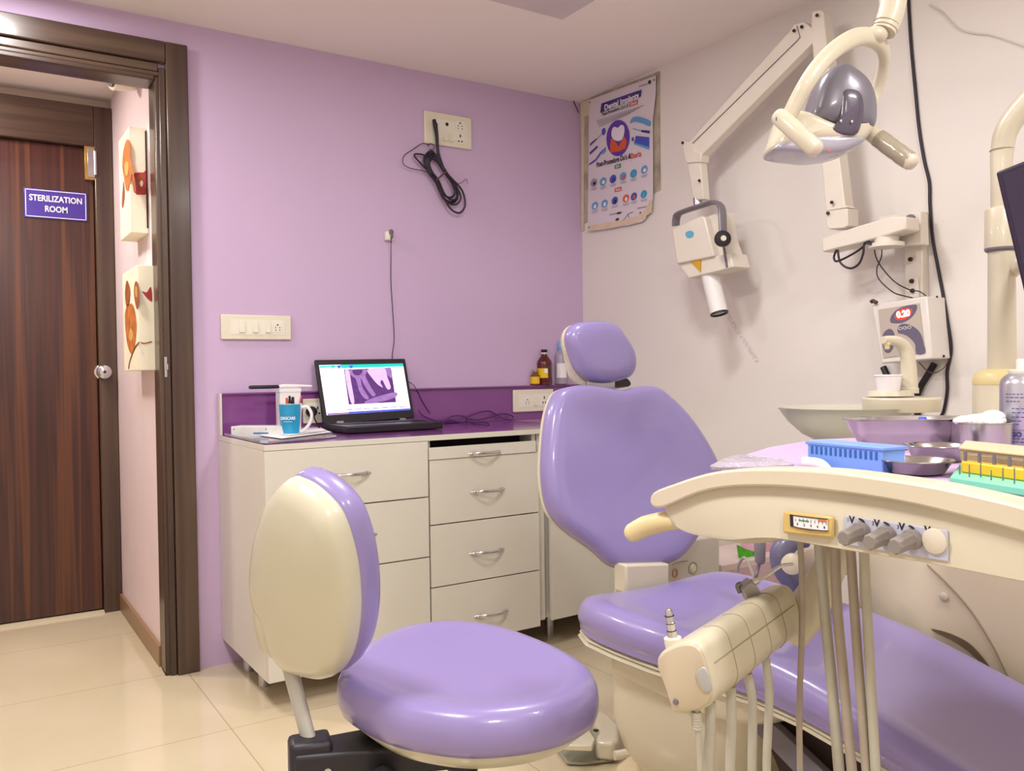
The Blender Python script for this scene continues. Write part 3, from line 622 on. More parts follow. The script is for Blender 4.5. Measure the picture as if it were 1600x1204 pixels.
O = [(872, 610), (890, 604), (914, 602), (949, 607), (970, 610), (994, 604), (1019, 604), (1036, 614), (1064, 640), (1092, 677), (1118, 724), (1124, 752), (1112, 795), (1087, 838), (1064, 868), (1043, 880), (1015, 886), (985, 887), (963, 885), (947, 877), (925, 857), (890, 832), (867, 811), (854, 783), (848, 738), (850, 689), (855, 647), (863, 622)]
P = [PN(x, y, bp, bn) for x, y in O]
q = MB(); q.pillow(P, bn, [(.86, -.035), (.97, -.03), (1.0, -.012), (1.0, .004), (.985, .018), (.955, .028), (.90, .032), (.8, .031), (.6, .025), (.4, .020), (.2, .018), (.06, .018)], 4); q.build('backrest_cushion', m_vinyl, ch, ang=80)
q = MB(); q.pillow(P, bn, [(1.004, -.014), (1.004, -.022), (.975, -.036), (.90, -.055), (.7, -.07), (.3, -.075)], 4); q.build('backrest_shell', m_cream, ch, ang=80)
hp_ = V((-.93, -1.275, 1.10)); hn = (bn+V((0, 0, -.10))).normalized()
O = [(890, 512), (903, 504), (921, 502), (939, 502), (959, 508), (973, 525), (986, 546), (991, 567), (986, 586), (970, 594), (946, 598), (921, 594), (904, 580), (893, 557), (886, 530)]
P = [PN(x, y, hp_, hn) for x, y in O]
q = MB(); q.pillow(P, hn, [(.8, -.03), (.96, -.026), (1.0, -.008), (.985, .008), (.93, .02), (.84, .027), (.6, .03), (.3, .030), (.08, .030)], 5); q.build('headrest_cushion', m_vinyl, ch, ang=80)
q = MB(); q.pillow([p-hn*.012 for p in P], hn, [(.985, -.005), (.99, -.014), (.93, -.03), (.7, -.042), (.3, -.044)], 5); q.build('headrest_shell', m_cream, ch, ang=80)
# crinkled clear cover hanging from the left rear edge of the headrest
q = MB(); O = [(886, 532), (880, 548), (884, 572), (890, 590), (903, 600), (925, 603), (935, 599), (918, 592), (903, 580), (893, 558)]
q.pillow([PN(x, y, hp_-hn*.03, hn) for x, y in O], hn, [(1, 0), (1.02, .008), (.8, .012)], 4); q.build('plastic_cover', mat('clear_film', (214, 204, 196), .2, alpha=1, trans=.25, bump=.8, bscale=40), ch)
q = MB(); c0_ = PN(940, 590, bp-bn*.03, bn); q.prism([c0_+V((-.05, 0, 0)), c0_+V((.05, 0, 0)), c0_+V((.05, .004, -.09)), c0_+V((-.05, .004, -.09))], -bn*.012)
q.build('headrest_bar', m_steel, ch, bev=.002)
q = MB(); O = [(952, 588), (975, 590), (984, 598), (980, 604), (952, 604)]
q.pillow([PN(x, y, hp_-hn*.04, hn) for x, y in O], hn, [(1, -.03), (1.02, 0), (.9, .008)], 4); q.build('headrest_bracket', m_black, ch)
# bracket between back and seat
O = [(978, 882), (1046, 880), (1046, 925), (1030, 935), (985, 935), (978, 925)]
q = MB(); q.prism([PN(x, y, V((-.95, -1.47, .5)), V((0, -1, 0))) for x, y in O], (0, .05, 0)); q.build('back_bracket', m_cream, ch, bev=.006, seg=3)
# pedestal
def rrect(cx, cy, hx, hy, z, r=.5, n=36, e=4.0):
    out = []
    for i in range(n):
        a = 2*PI*i/n; c, s_ = math.cos(a), math.sin(a)
        out.append(V((cx+hx*math.copysign(abs(c)**(2/e), c), cy+hy*math.copysign(abs(s_)**(2/e), s_), z)))
    return out
q = MB(); q.loft([rrect(-.99, -1.80, .20, .24, .412), rrect(-.99, -1.80, .205, .25, .36), rrect(-.99, -1.79, .20, .245, .345)]); q.build('seat_frame', m_cream, ch, ang=50)
q = MB(); q.loft([rrect(-.99, -1.76, .185, .225, .352), rrect(-.99, -1.755, .182, .22, .30), rrect(-.99, -1.74, .175, .21, .22), rrect(-.985, -1.72, .158, .19, .14, e=3), rrect(-.98, -1.70, .125, .155, .085, e=2.6), rrect(-.97, -1.69, .075, .10, .06, e=2.3)]); q.build('pedestal_cover', m_cream, ch, ang=60)
q = MB(); q.loft([rrect(-.89, -1.95, .22, .50, .0, e=5), rrect(-.89, -1.95, .22, .50, .03, e=5), rrect(-.89, -1.95, .20, .48, .05, e=5), rrect(-.89, -1.95, .13, .38, .062, e=4)]); q.build('floor_base', mat('cream_base', (216, 198, 164), .35, var=.02), ch, ang=40)
m_gry = mat('grey_painted_metal', (112, 106, 118), .4, var=.05)
q = MB()
q.prism([V((-1.10, -1.86, .36)), V((-1.10, -1.92, .38)), V((-1.10, -2.52, .12)), V((-1.10, -2.48, .06))], (.02, 0, 0)); q.build('lift_link', m_gry, ch, bev=.002)
q = MB(); q.prism([V((-.80, -1.86, .36)), V((-.80, -1.92, .38)), V((-.80, -2.52, .12)), V((-.80, -2.48, .06))], (.02, 0, 0)); q.build('lift_link', m_gry, ch, bev=.002)
q = MB(); q.prism([V((-1.06, -1.95, .30)), V((-1.06, -2.02, .36)), V((-1.06, -2.50, .24)), V((-1.06, -2.50, .055)), V((-1.06, -2.1, .055))], (.24, 0, 0)); q.build('lift_housing', mat('dark_brown_cover', (54, 38, 36), .5), ch, bev=.004)
q = MB(); q.prism([V((-1.09, -1.9, .40)), V((-1.09, -2.35, .345)), V((-1.09, -2.35, .325)), V((-1.09, -1.9, .37))], (.32, 0, 0)); q.build('leg_rest_frame', m_cream, ch, bev=.004)
# ------------------------------------------------------------------ foot pedal
fp = thing('foot_pedal', (-1.08, -1.37, 0), 'cream foot control pedal with grey base plate on the floor below the dental chair', 'foot pedal')
def F(px, py, z): return PZ(px, py, z)
def z8(px, py): return (860+px/8, 1080+py/8)
q = MB(); q.prism([F(*z8(*p), .004) for p in ((40, 690), (110, 640), (220, 560), (520, 420), (700, 470), (860, 830), (800, 880), (400, 925), (200, 915))], (0, 0, .008)); q.build('base_plate', mat('grey_green_plate', (150, 150, 134), .4), fp, bev=.003)
q = MB(); q.prism([F(*z8(*p), .055) for p in ((100, 650), (200, 600), (490, 560), (560, 660), (520, 750), (330, 745), (160, 735))], (0, 0, .016)); q.build('front_treadle', m_cream, fp, bev=.003)
q = MB(); q.prism([F(*z8(*p), .055) for p in ((210, 590), (440, 450), (500, 540), (485, 552))], (0, 0, .016)); q.build('side_treadle', m_cream, fp, bev=.003)
q = MB(); q.prism([F(*z8(*p), .012) for p in ((560, 860), (600, 700), (560, 640), (520, 520), (560, 470), (640, 430), (760, 520), (880, 650), (860, 840), (800, 880))], (0, 0, .052)); q.build('treadle_housing', m_cream, fp, bev=.012, seg=4)
q = MB(); a = F(*z8(800, 800), .05); b = F(*z8(1300, 730), .05); q.tube([a, a+(b-a)*.5, b], [.012, .014, .010], 10, smooth=False); q.build('bale_bar', m_cream, fp)
q = MB(); a = F(*z8(570, 490), .066); q.lathe([(.008, 0), (.008, .002), (.001, .002)], a, (0, 0, 1), 14); q.build('screw_hole', m_hole, fp)
# ------------------------------------------------------------------ stool
st = thing('operator_stool', (-1.76, -1.94, 0), 'purple vinyl operator stool with cream backed backrest in the foreground', 'stool')
O = [(526, 1078), (545, 1103), (600, 1132), (661, 1147), (736, 1155), (811, 1150), (867, 1139), (905, 1124), (929, 1107), (936, 1090), (926, 1068), (897, 1047), (849, 1023), (792, 1002), (736, 991), (680, 990), (624, 1000), (582, 1019), (545, 1046)]
ZS = .53
P = [PZ(x, y, ZS) for x, y in O]
q = MB(); q.pillow(P, (0, 0, 1), [(.9, -.034), (.975, -.03), (.998, -.016), (1.0, 0), (.99, .014), (.96, .026), (.91, .033), (.84, .034), (.7, .029), (.5, .024), (.25, .022), (.06, .022)], 5); q.build('seat', m_vinyl, st, ang=80)
q = MB(); q.pillow(P, (0, 0, 1), [(.93, -.028), (.91, -.042), (.82, -.06), (.6, -.074), (.3, -.078)], 5); q.build('seat_shell', mat('stool_shell', (198, 194, 172), .3, coat=.3, var=.02), st, ang=80)
nh = V((-.93, -.37, 0)); nh.normalize(); tv = V((-nh.y, nh.x, 0)); vv = (V((0, 0, 1))+nh*.24).normalized(); nn = tv.cross(vv)
if nn.dot(CAM-D(478, 895, 1.3)) < 0: nn = -nn
cp = D(478, 895, 1.30)
O = [(451, 746), (466, 748), (484, 757), (507, 776), (527, 801), (542, 841), (552, 888), (556, 940), (553, 987), (544, 1024), (530, 1046), (510, 1056), (480, 1052), (453, 1042), (434, 1015), (421, 968), (407, 945), (400, 912), (400, 884), (405, 841), (415, 804), (428, 770)]
P = [PN(x+4, y, cp, nn) for x, y in O]
q = MB(); q.pillow(P, nn, [(.985, -.012), (1.0, -.004), (1.0, .004), (.975, .016), (.92, .026), (.8, .033), (.5, .039), (.2, .041), (.05, .041)], 5); q.build('back_shell', MATS['stool_shell'], st, ang=80)
q = MB(); q.pillow([p-nn*.006 for p in P], nn, [(.97, 0), (1.01, -.004), (1.025, -.016), (1.02, -.030), (.985, -.043), (.91, -.051), (.7, -.054), (.3, -.053), (.08, -.053)], 5); q.build('back_cushion', m_vinyl, st, ang=80)
q = MB(); A = PN(428, 960, cp+nn*.02, nn); B = D(448, 1040, 1.30); C2 = D(487, 1172, 1.33)
q.tube([PN(447, 1020, cp+nn*.006, nn), C2], [.0145, .0135], 14, smooth=False, flat=(tv, 1, .75)); q.build('back_bar', mat('grey_paint', (172, 168, 158), .35, coat=.2), st)
q = MB(); O = [(399, 930), (412, 950), (425, 975), (432, 1012), (427, 1024), (412, 1012), (404, 985), (399, 960)]
q.pillow([PN(x+4, y, cp-nn*.01, nn) for x, y in O], nn, [(.9, -.01), (1, 0), (1, .008), (.8, .014)], 4); q.build('bar_bracket', MATS['stool_shell'], st, ang=70)
mm = mat('mechanism_black', (36, 32, 40), .45, var=.1)
sc = sum([PZ(x, y, ZS) for x, y in ((526, 1078), (936, 1090), (736, 1155), (700, 990))], V())/4
C3 = D(487, 1185, 1.33); dirm = V((sc.x-C3.x, sc.y-C3.y, 0)); ml = dirm.length; dm = dirm.normalized(); pm = V((-dm.y, dm.x, 0))
zc = C3.z-.02
q = MB(); c_ = V((C3.x, C3.y, zc))
def MP(u, v, z): return V((C3.x, C3.y, 0))+dm*u+pm*v+V((0, 0, z))
q.prism([MP(-.03, -.03, zc-.005), MP(ml+.06, -.07, zc-.01), MP(ml+.06, .07, zc-.01), MP(-.03, .03, zc-.005)], (0, 0, .045)); q.build('mechanism_plate', mm, st, bev=.006)
q = MB(); q.prism([MP(-.035, -.025, zc-.02), MP(.03, -.03, zc-.02), MP(.03, .03, zc-.02), MP(-.035, .025, zc-.02)], (0, 0, .075)); q.build('bar_clamp', mm, st, bev=.008)
q = MB(); q.lathe([(.02, 0), (.024, .008), (.022, .03), (.018, .034)], MP(.10, -.062, zc), -pm, 12); q.build('adjustment_knob', mm, st, bev=.001)
q = MB(); q.lathe([(.006, 0), (.006, .004), (.001, .004)], MP(.02, -.034, zc+.012), -pm, 12); q.build('bolt', m_steel, st)
q = MB(); q.cyl((sc.x, sc.y, .10), (sc.x, sc.y, zc), .025); q.build('gas_column', m_black, st); q = MB(); q.cyl((sc.x, sc.y, .2), (sc.x, sc.y, zc-.005), .014); q.build('chrome_rod', m_chrome, st)
for i in range(5):
    a = 2*PI*i/5+.3; u = V((math.cos(a), math.sin(a), 0)); c_ = V((sc.x, sc.y, 0))
    q = MB(); q.tube([c_+V((0, 0, .11)), c_+u*.12+V((0, 0, .10)), c_+u*.24+V((0, 0, .075))], [.024, .02, .014], 10); leg = q.build('base_leg', m_black, st)
    w_ = V((-u.y, u.x, 0)); q = MB(); q.cyl(c_+u*.245+V((0, 0, .027))-w_*.02, c_+u*.245+V((0, 0, .027))+w_*.02, .027); q.cyl(c_+u*.24+V((0, 0, .03)), c_+u*.24+V((0, 0, .08)), .008); q.build('castor', m_black, leg)
# ------------------------------------------------------------------ poster on the white wall
def WX(px, py, x=-.006): return PX(px, py, x)
kx = 170/731; 
def z7(px, py, x=-.0145): return PX(890+px*kx, 90+py*kx, x)
bk = thing('old_poster', PX(1024, 300, -.004), 'older grey stained sheet on the white wall showing behind the implant poster', 'poster')
q = MB(); q.prism([z7(85, 290, -.001), z7(606, 92, -.001), z7(612, 890, -.001), z7(85, 1120, -.001)], (-.003, 0, 0)); q.build('backing_sheet', mat('stained_sheet', (172, 162, 146), .7, var=.3, vscale=14), bk)
q = MB(); q.prism([z7(78, 300, -.005), z7(140, 280, -.005), z7(140, 385, -.005), z7(100, 400, -.005), z7(95, 1160, -.005), z7(80, 1170, -.005)], (-.002, 0, 0)); q.build('torn_edge_strip', mat('torn_paper', (214, 200, 170), .7, var=.08, vscale=20), bk)
ps = thing('poster', z7(350, 1160, -.01), 'white printed dental implants poster with purple tooth picture, torn bottom corner', 'poster')
sh = [(130, 285), (580, 120), (578, 240), (558, 420), (560, 700), (560, 940), (548, 1000), (552, 1040), (515, 1062), (512, 1080), (480, 1105), (440, 1112), (400, 1125), (350, 1130), (270, 1148), (120, 1168), (125, 900), (128, 600)]
q = MB(); q.prism([z7(x, y, -.0085-.004*(1 if y < 1050 else 1.4)) for x, y in sh], (.0012, 0, 0)); q.build('sheet', mat('poster_paper', (218, 208, 216), .35, var=.02), ps)
pm_ = [mat('poster_navy', (66, 52, 130), .4), mat('poster_purple', (96, 60, 164), .4), mat('poster_white', (232, 226, 238), .4), mat('poster_orange', (214, 92, 44), .4), mat('poster_blue', (70, 86, 186), .4), mat('poster_sky', (96, 158, 206), .4), mat('poster_cyan', (40, 160, 196), .4), mat('poster_black', (44, 40, 60), .5), mat('poster_grey', (156, 146, 162), .5), mat('poster_green', (60, 130, 90), .5), mat('poster_red', (206, 76, 56), .5), mat('poster_beige', (216, 196, 170), .6, var=.06, vscale=30)]
q = MB()
def pp(pts, m, o=0, sm=False):
    q.m = m; P = [z7(x, y, -.0150-.0010*o) for x, y in pts]
    if sm: P = catmull(P, 5, True)
    q.prism(P, (-.0003, 0, 0))
def circ(cx, cy, rx, ry, m, o=0, sl=-.35):
    pp([(cx+rx*math.cos(t), cy+ry*math.sin(t)+sl*rx*math.cos(t)) for t in [2*PI*i/20 for i in range(20)]], m, o)
def pt(body, cx, cy, size, m, sl, o=1, bold=0, sx=1, wid=None):
    """text centred at a poster point, following the print slope"""
    q.m = m; a = z7(cx, cy, -.0158-.0010*o); b = z7(cx+40, cy+40*sl, -.0158-.0010*o); b.x = a.x; q.text(body, size, plane_M(a, b-a, (0, 0, 1)), ext=.0002, bold=bold, sx=sx)
pp([(128, 1128), (350, 1092), (455, 1066), (515, 1010), (540, 955), (556, 985), (550, 1038), (513, 1060), (508, 1078), (440, 1108), (350, 1126), (270, 1144), (124, 1164)], 11)
pp([(213, 308), (484, 214), (478, 262), (206, 372)], 0)
pt('Dental Implants', 346, 297, .034, 2, -.37, 1, .0011, 1.06)
pt("Post-Procedure", 275, 362, .021, 7, -.37, 1, .0004, .9); pt("Do's &", 368, 330, .020, 9, -.37, 1, .0005, .9)
pp([(402, 300), (458, 284), (456, 312), (400, 330)], 10); pt("Don'ts", 430, 306, .019, 2, -.3, 1, .0004, .8)
for i in range(4): pp([(180+i*6, 424+i*12), (500-i*30, 318+i*17), (500-i*30, 322+i*17), (180+i*6, 428+i*12)], 8)
circ(325, 540, 78, 122, 1, 0, -.1)
pp([(285, 485), (300, 465), (325, 470), (345, 452), (365, 460), (368, 500), (355, 545), (330, 560), (300, 552), (282, 525)], 2, 2, True)
pp([(278, 540), (300, 552), (318, 580), (330, 600), (345, 565), (368, 530), (385, 560), (375, 610), (330, 630), (275, 638), (272, 600)], 3, 1)
pp([(135, 580), (180, 542), (182, 550), (138, 592)], 0); pp([(180, 546), (215, 508), (217, 511), (182, 550)], 8); circ(228, 496, 13, 24, 4)
pp([(134, 638), (185, 590), (190, 602), (136, 652)], 0); pp([(132, 712), (175, 680), (205, 635), (242, 600), (242, 612), (210, 645), (180, 690), (132, 722)], 4); pp([(212, 640), (242, 606), (242, 625), (225, 648)], 5, 1)
pp([(405, 440), (425, 402), (470, 398), (540, 425), (538, 460), (490, 442), (440, 430)], 5, 0, True); pp([(482, 486), (538, 490), (538, 510), (482, 500)], 0); pp([(425, 474), (482, 488), (482, 494), (425, 480)], 5)
pp([(445, 525), (535, 535), (535, 618), (432, 580)], 4); pp([(432, 570), (535, 600), (535, 618), (432, 580)], 5, 1); circ(424, 548, 8, 14, 4)
pt("Post-Procedure Do's &", 292, 692, .031, 7, -.27, 1, .0007, .8); pt("Don'ts", 445, 655, .031, 10, -.27, 1, .0007, .8)
pp([(303, 722), (343, 710), (343, 738), (303, 748)], 9); pt("Do's", 323, 730, .017, 2, -.27, 1, .0003, .8)
pp([(303, 878), (348, 866), (348, 892), (303, 904)], 10); pt("Don'ts", 326, 886, .015, 2, -.27, 1, .0003, .8)
for i, (x, y, m1, m2) in enumerate(((162, 840, 8, 7), (224, 832, 5, 2), (291, 815, 4, 0), (358, 797, 5, 3), (429, 778, 6, 5), (501, 752, 5, 2))):
    circ(x, y, 22, 28, m1); circ(x+4, y+4, 10, 12, m2, 1); pp([(x-22, y+42), (x+24, y+30), (x+24, y+33), (x-22, y+45)], 8); pp([(x-16, y+50), (x+18, y+40), (x+18, y+43), (x-16, y+53)], 8)
for i, (x, y, m1, m2) in enumerate(((169, 995, 5, 2), (234, 980, 5, 2), (303, 960, 4, 7), (378, 945, 3, 2), (432, 932, 4, 3), (498, 917, 6, 5))):
    circ(x, y, 21, 26, m1); circ(x+2, y+5, 9, 14, m2, 1); pp([(x-22, y+40), (x+24, y+28), (x+24, y+31), (x-22, y+43)], 8); pp([(x-16, y+48), (x+18, y+38), (x+18, y+41), (x-16, y+51)], 8)
pp([(268, 1052), (345, 1036), (345, 1044), (268, 1060)], 8); pp([(318, 1040), (347, 1034), (347, 1046), (318, 1052)], 7, 1); pp([(455, 1008), (515, 996), (515, 1004), (455, 1016)], 8); circ(320, 1086, 12, 9, 7); circ(475, 1045, 5, 10, 7)
q.m = 7; q.tube([z7(355, 1095), z7(375, 1075), z7(395, 1050), z7(425, 1038), z7(395, 1050), z7(398, 1075)], .0012, 5)
circ(537, 164, 10, 13, 7); pp([(465, 192), (522, 172), (522, 178), (465, 198)], 8)
q.build('printed_artwork', pm_, ps)
q = MB()
for x, y in ((136, 300), (568, 150), (130, 1140)): q.lathe([(.004, 0), (.003, .003), (.0005, .004)], z7(x, y, -.0155), (-1, 0, 0), 10)
q.build('drawing_pin', mat('pin', (120, 110, 96), .4), ps, kind='stuff')
# marks and stains on the wall
q = MB()
# ------------------------------------------------------------------ wall mounted x-ray
xr = thing('xray_machine', PX(1436, 480, -.01), 'cream wall mounted dental x-ray with jointed arms and white cone', 'x-ray machine')
def XP(pts, x): return [PX(a, b, x) for a, b in pts]
def slab(name, pts, x, th, m=m_xray, bev=.003, parent=xr, ang=35, sm=False):
    q = MB(); P = XP(pts, x); P = catmull(P, 4, True) if sm else P; q.prism(P, (th, 0, 0)); return q.build(name, m, parent, bev=bev, ang=ang)
slab('wall_rail', [(1412, 335), (1440, 330), (1442, 480), (1414, 480)], -.035, .034)
slab('rail_end_plate', [(1420, 436), (1433, 432), (1437, 478), (1420, 480)], -.045, .010)
slab('wall_bracket', [(1372, 338), (1438, 331), (1440, 382), (1374, 386)], -.075, .040)
q = MB(); c = PX(1423, 343, -.076); q.lathe([(.016, 0), (.015, .006), (.005, .008)], c, (-1, 0, 0), 16); q.build('bracket_bolt', m_gry, xr)
for a, b in ((1423, 405), (1425, 439), (1426, 454)):
    c = PX(a, b, -.0455); q = MB(); q.lathe([(.007, 0), (.006, .006), (.001, .007)], c, (-1, 0, 0), 12); q.build('rail_bolt', m_hole, xr)
slab('horizontal_arm', [(1283, 372), (1343, 352), (1392, 338), (1415, 338), (1416, 358), (1372, 372), (1343, 380), (1285, 394)], -.16, .07, bev=.005)
q = MB(); c = PX(1385, 380, -.125); q.lathe([(.05, 0), (.05, .012), (.035, .013), (.035, .03)], c+V((0, 0, -.012)), (0, 0, 1), 28); q.build('swivel_disc', m_xray, xr)
slab('upright_lower', [(1290, 330), (1324, 325), (1325, 352), (1318, 356), (1296, 358), (1291, 354)], -.155, .055, bev=.003)
slab('upright', [(1267, 46), (1268, 18), (1282, 15), (1286, 20), (1303, 180), (1320, 320), (1324, 324), (1290, 330)], -.15, .045, bev=.003)
q = MB()
for a, b in ((1277, 24), (1240, 49), (1301, 316), (1294, 332)):
    pass
for a, b in ((1277, 24), (1300, 316), (1294, 333), (1067, 223), (1253, 42), (1093, 282), (1241, 48)):
    q = MB(); c = PX(a, b, -.158); q.lathe([(.0055, 0), (.005, .004), (.001, .005)], c, (-1, 0, 0), 12); q.build('screw', m_hole, xr)
slab('diagonal_arm', [(1234, 48), (1240, 38), (1256, 34), (1268, 44), (1270, 66), (1096, 243), (1080, 236), (1072, 226)], -.152, .035, bev=.003)
q = MB(); P = [PX(1250, 58, -.154), PX(1246, 63, -.154), PX(1078, 228, -.154), PX(1073, 236, -.154)]; q.tube(P, .0016, 6, smooth=False); q.tube([PX(1250, 58, -.154), PX(1245, 40, -.154)], .0012, 6, smooth=False); q.build('arm_seam', m_gry, xr)
slab('elbow', [(1066, 218), (1082, 224), (1086, 235), (1096, 240), (1094, 253), (1072, 255), (1068, 240)], -.156, .045)
slab('drop_arm', [(1074, 254), (1094, 251), (1099, 311), (1083, 313)], -.15, .035)
q = MB(); q.cyl(PX(1090, 309, -.135), PX(1091, 322, -.135), .017); q.build('chrome_collar', m_chrome, xr)
# yoke: flat grey strap
yx = -.175
q = MB(); Y = [(1056, 352), (1057, 340), (1064, 332), (1100, 320), (1114, 316), (1124, 319), (1128, 328), (1129, 345), (1130, 368)]
Pq = [PX(a, b, yx-.06*(i/8)) for i, (a, b) in enumerate(Y)]
q.tube(Pq, .011, 12, 4, flat=((1, 0, 0), 1.7, .75)); q.build('yoke', mat('yoke_grey', (128, 122, 130), .35, metal=.3), xr, ang=70)
# head
hx = -.215
hd = [(1049, 357), (1098, 336), (1101, 344), (1116, 400), (1112, 404), (1057, 413)]
slab('tube_head', [(1049, 357), (1096, 337), (1101, 340), (1116, 400), (1057, 413)], hx, .10, bev=.006, m=m_xray)
slab('tube_head_base', [(1059, 412), (1140, 395), (1146, 417), (1076, 435)], hx+.012, .088, bev=.004)
slab('tube_head_side', [(1104, 338), (1124, 330), (1130, 372), (1145, 414), (1116, 412)], hx+.03, .075, bev=.004)
q = MB(); c = PX(1129, 373, -.245); q.lathe([(.012, -.01), (.027, -.008), (.029, .004), (.026, .012), (.012, .014)], c, (-.55, -.83, 0), 24); kn = q.build('pivot_knob', m_black, xr)
q = MB(); q.lathe([(.010, .0142), (.009, .017), (.001, .017)], c, (-.55, -.83, 0), 16); q.build('knob_cap', m_plate, kn)
q = MB(); q.prism(XP([(1129, 386), (1132, 386), (1137, 417), (1134, 418)], hx+.009), (.004, 0, 0)); q.build('grey_stripe', m_gry, xr)
ca, cb = PX(1109, 428, -.165), PX(1124, 490, -.165); r_ = .0315
ax = (cb-ca).normalized()
q = MB(); q.lathe([(r_, -.01), (r_, (cb-ca).length-.004), (r_*.8, (cb-ca).length-.004), (r_*.8, .02)], ca, ax, 28, False, True); q.build('cone', mat('cone_white', (232, 230, 228), .35), xr, ang=50)
q = MB(); q.lathe([(r_*1.02, (cb-ca).length-.004), (r_*1.02, (cb-ca).length+.002), (r_*.8, (cb-ca).length+.002), (r_*.8, (cb-ca).length-.004)], ca, ax, 28, False, False); q.build('cone_rim', m_black, xr)
q = MB(); q.prism(XP([(1079, 408), (1095, 405), (1095, 425)], hx-.0005+.010), (-.0015, 0, 0)); q.build('warning_triangle', mat('warning_yellow', (206, 160, 30), .4), xr)
q = MB(); q.prism(catmull(XP([(1071, 365), (1075, 361), (1082, 361), (1084, 366), (1081, 371), (1074, 371)], hx-.0005), 4, True), (-.001, 0, 0)); q.build('blue_badge', mat('badge_blue', (90, 170, 206), .4), xr)
q = MB(); bx = -.17
q.tube([PX(1307, 390, bx), PX(1303, 402, bx), PX(1308, 408, bx), PX(1330, 398, bx), PX(1348, 386, bx), PX(1352, 379, bx), PX(1363, 382, bx)], .0034, 8)
q.tube([PX(1309, 390, bx), PX(1313, 410, bx), PX(1328, 419, bx), PX(1342, 412, bx), PX(1349, 395, bx), PX(1350, 383, bx), PX(1357, 377, bx), PX(1367, 380, bx)], .0034, 8)
tag(q.build('looped_cable', m_cable), 'black looped cable hanging under the horizontal x-ray arm', 'cable')
cc1, cc2 = -.1, -.06
q = MB(); q.tube([PX(1366, 388, -.12), PX(1369, 402, cc1), PX(1378, 418, cc1), PX(1398, 440, cc1), PX(1420, 452, -.07), PX(1436, 455, -.06), PX(1447, 462, -.06)], .0019, 6); tag(q.build('thin_cable', m_cable), 'thin dark cable from the x-ray arm to the right of the control box', 'cable')
q = MB(); q.tube([PX(1378, 390, -.12), PX(1377, 402, cc1), PX(1370, 420, cc1), PX(1374, 437, cc1), PX(1395, 456, cc1), PX(1412, 462, -.07), PX(1426, 465, -.06)], .0019, 6); tag(q.build('thin_cable', m_cable), 'thin dark cable from the x-ray arm to the middle of the control box', 'cable')
# ------------------------------------------------------------------ control box with display
kb = thing('control_box', PX(1425, 570, -.03), 'white x-ray control box with red digital display and grey keypad', 'control box')
def zc_(px, py, x=-.1015): return PX(1350+px/8.027, 450+py/8.027, x)
q = MB(); q.prism([zc_(95, 210, -.1), zc_(785, 100, -.1), zc_(860, 885, -.1), zc_(215, 945, -.1)], (.098, 0, 0)); q.build('housing', mat('box_white', (226, 220, 214), .35, var=.02), kb, bev=.004)
q = MB(); q.prism([zc_(180, 270), zc_(695, 190), zc_(770, 810), zc_(240, 875)], (-.001, 0, 0)); q.build('face_panel', mat('panel_beige', (190, 178, 168), .4), kb)
def cel(pts, m, x, nm, par=kb):
    q = MB(); q.prism(catmull([zc_(*p, x) for p in pts], 5, True), (-.0008, 0, 0)); return q.build(nm, m, par)
m_kp = mat('keypad_slate', (104, 98, 120), .35)
dw = cel([(660, 210), (650, 290), (590, 370), (500, 425), (410, 440), (340, 430), (332, 380), (370, 310), (440, 255), (540, 220)], m_kp, -.1027, 'display_surround')
cel([(600, 270), (590, 330), (520, 385), (450, 400), (395, 380), (400, 320), (450, 270), (530, 255)], mat('display_red', (206, 52, 36), .3, emit=.8, ecol=(230, 50, 30)), -.1037, 'display_glow', dw)
cel([(430, 560), (425, 500), (470, 450), (560, 455), (660, 510), (720, 590), (750, 700), (765, 805), (660, 820), (640, 700), (560, 610), (490, 575)], m_kp, -.1027, 'keypad_panel')
cel([(310, 512), (360, 530), (385, 600), (375, 720), (330, 800), (280, 808), (245, 760), (230, 640), (250, 560)], m_kp, -.1027, 'exposure_panel')
q = MB(); a = zc_(492, 325, -.1046); b = zc_(560, 312, -.1046); q.text('0.20', .026, plane_M(a, b-a, (0, 0, 1)), ext=.0004, bold=.0012, sx=.95); q.build('display_digits', mat('digit_white', (255, 246, 240), .3, emit=1.0), dw)
q = MB()
for x, y in ((455, 505), (512, 498), (568, 490)):
    q.tube([zc_(x+22*math.cos(t), y+16*math.sin(t), -.1038) for t in [2*PI*i/10 for i in range(10)]], .0008, 5, 2, closed=True)
q.build('button_outlines', m_paper, kb, kind='stuff')
for a, b in ((898, 112), (1036, 478), (985, 852)):
    q = MB(); c = zc_(a, b, -.05); c = PX(1350+a/8.027, 450+b/8.027, -.045); 
    yy = [p for p in ()]
    q.ell(c+V((0, -.004, 0)), (.004, .003, .004)); q.build('side_screw', m_hole, kb)
# cables beside and below the box
def cab(name, pts, r, label, x=-.03, m=m_cable, cat='cable', flat=None):
    q = MB(); q.tube([PX(a, b, (p[2] if len(p) > 2 else x)) for p in pts for a, b in (p[:2],)], r, 8, 6, flat=flat); return tag(q.build(name, m), label, cat)
cab('power_cable', [(1416, -85), (1417, -40), (1419, -8), (1421, 30), (1424, 75), (1430, 140), (1436, 200), (1444, 250), (1452, 285), (1453, 320), (1457, 370), (1464, 410), (1473, 458), (1480, 500), (1486, 545), (1480, 580), (1480, 610), (1475, 640), (1468, 660), (1462, 720), (1466, 800), (1470, 900), (1472, 990)], .0048, 'thick black cable running down the white wall past the control box', -.0055)
cab('strap', [(1380, 573), (1388, 590), (1396, 602)], .010, 'black strap hanging below the left of the control box', -.012, m_black, 'strap')
cab('strap', [(1460, 568), (1450, 585), (1438, 605), (1432, 625), (1434, 652)], .010, 'black strap hanging below the right of the control box', -.012, m_black, 'strap')
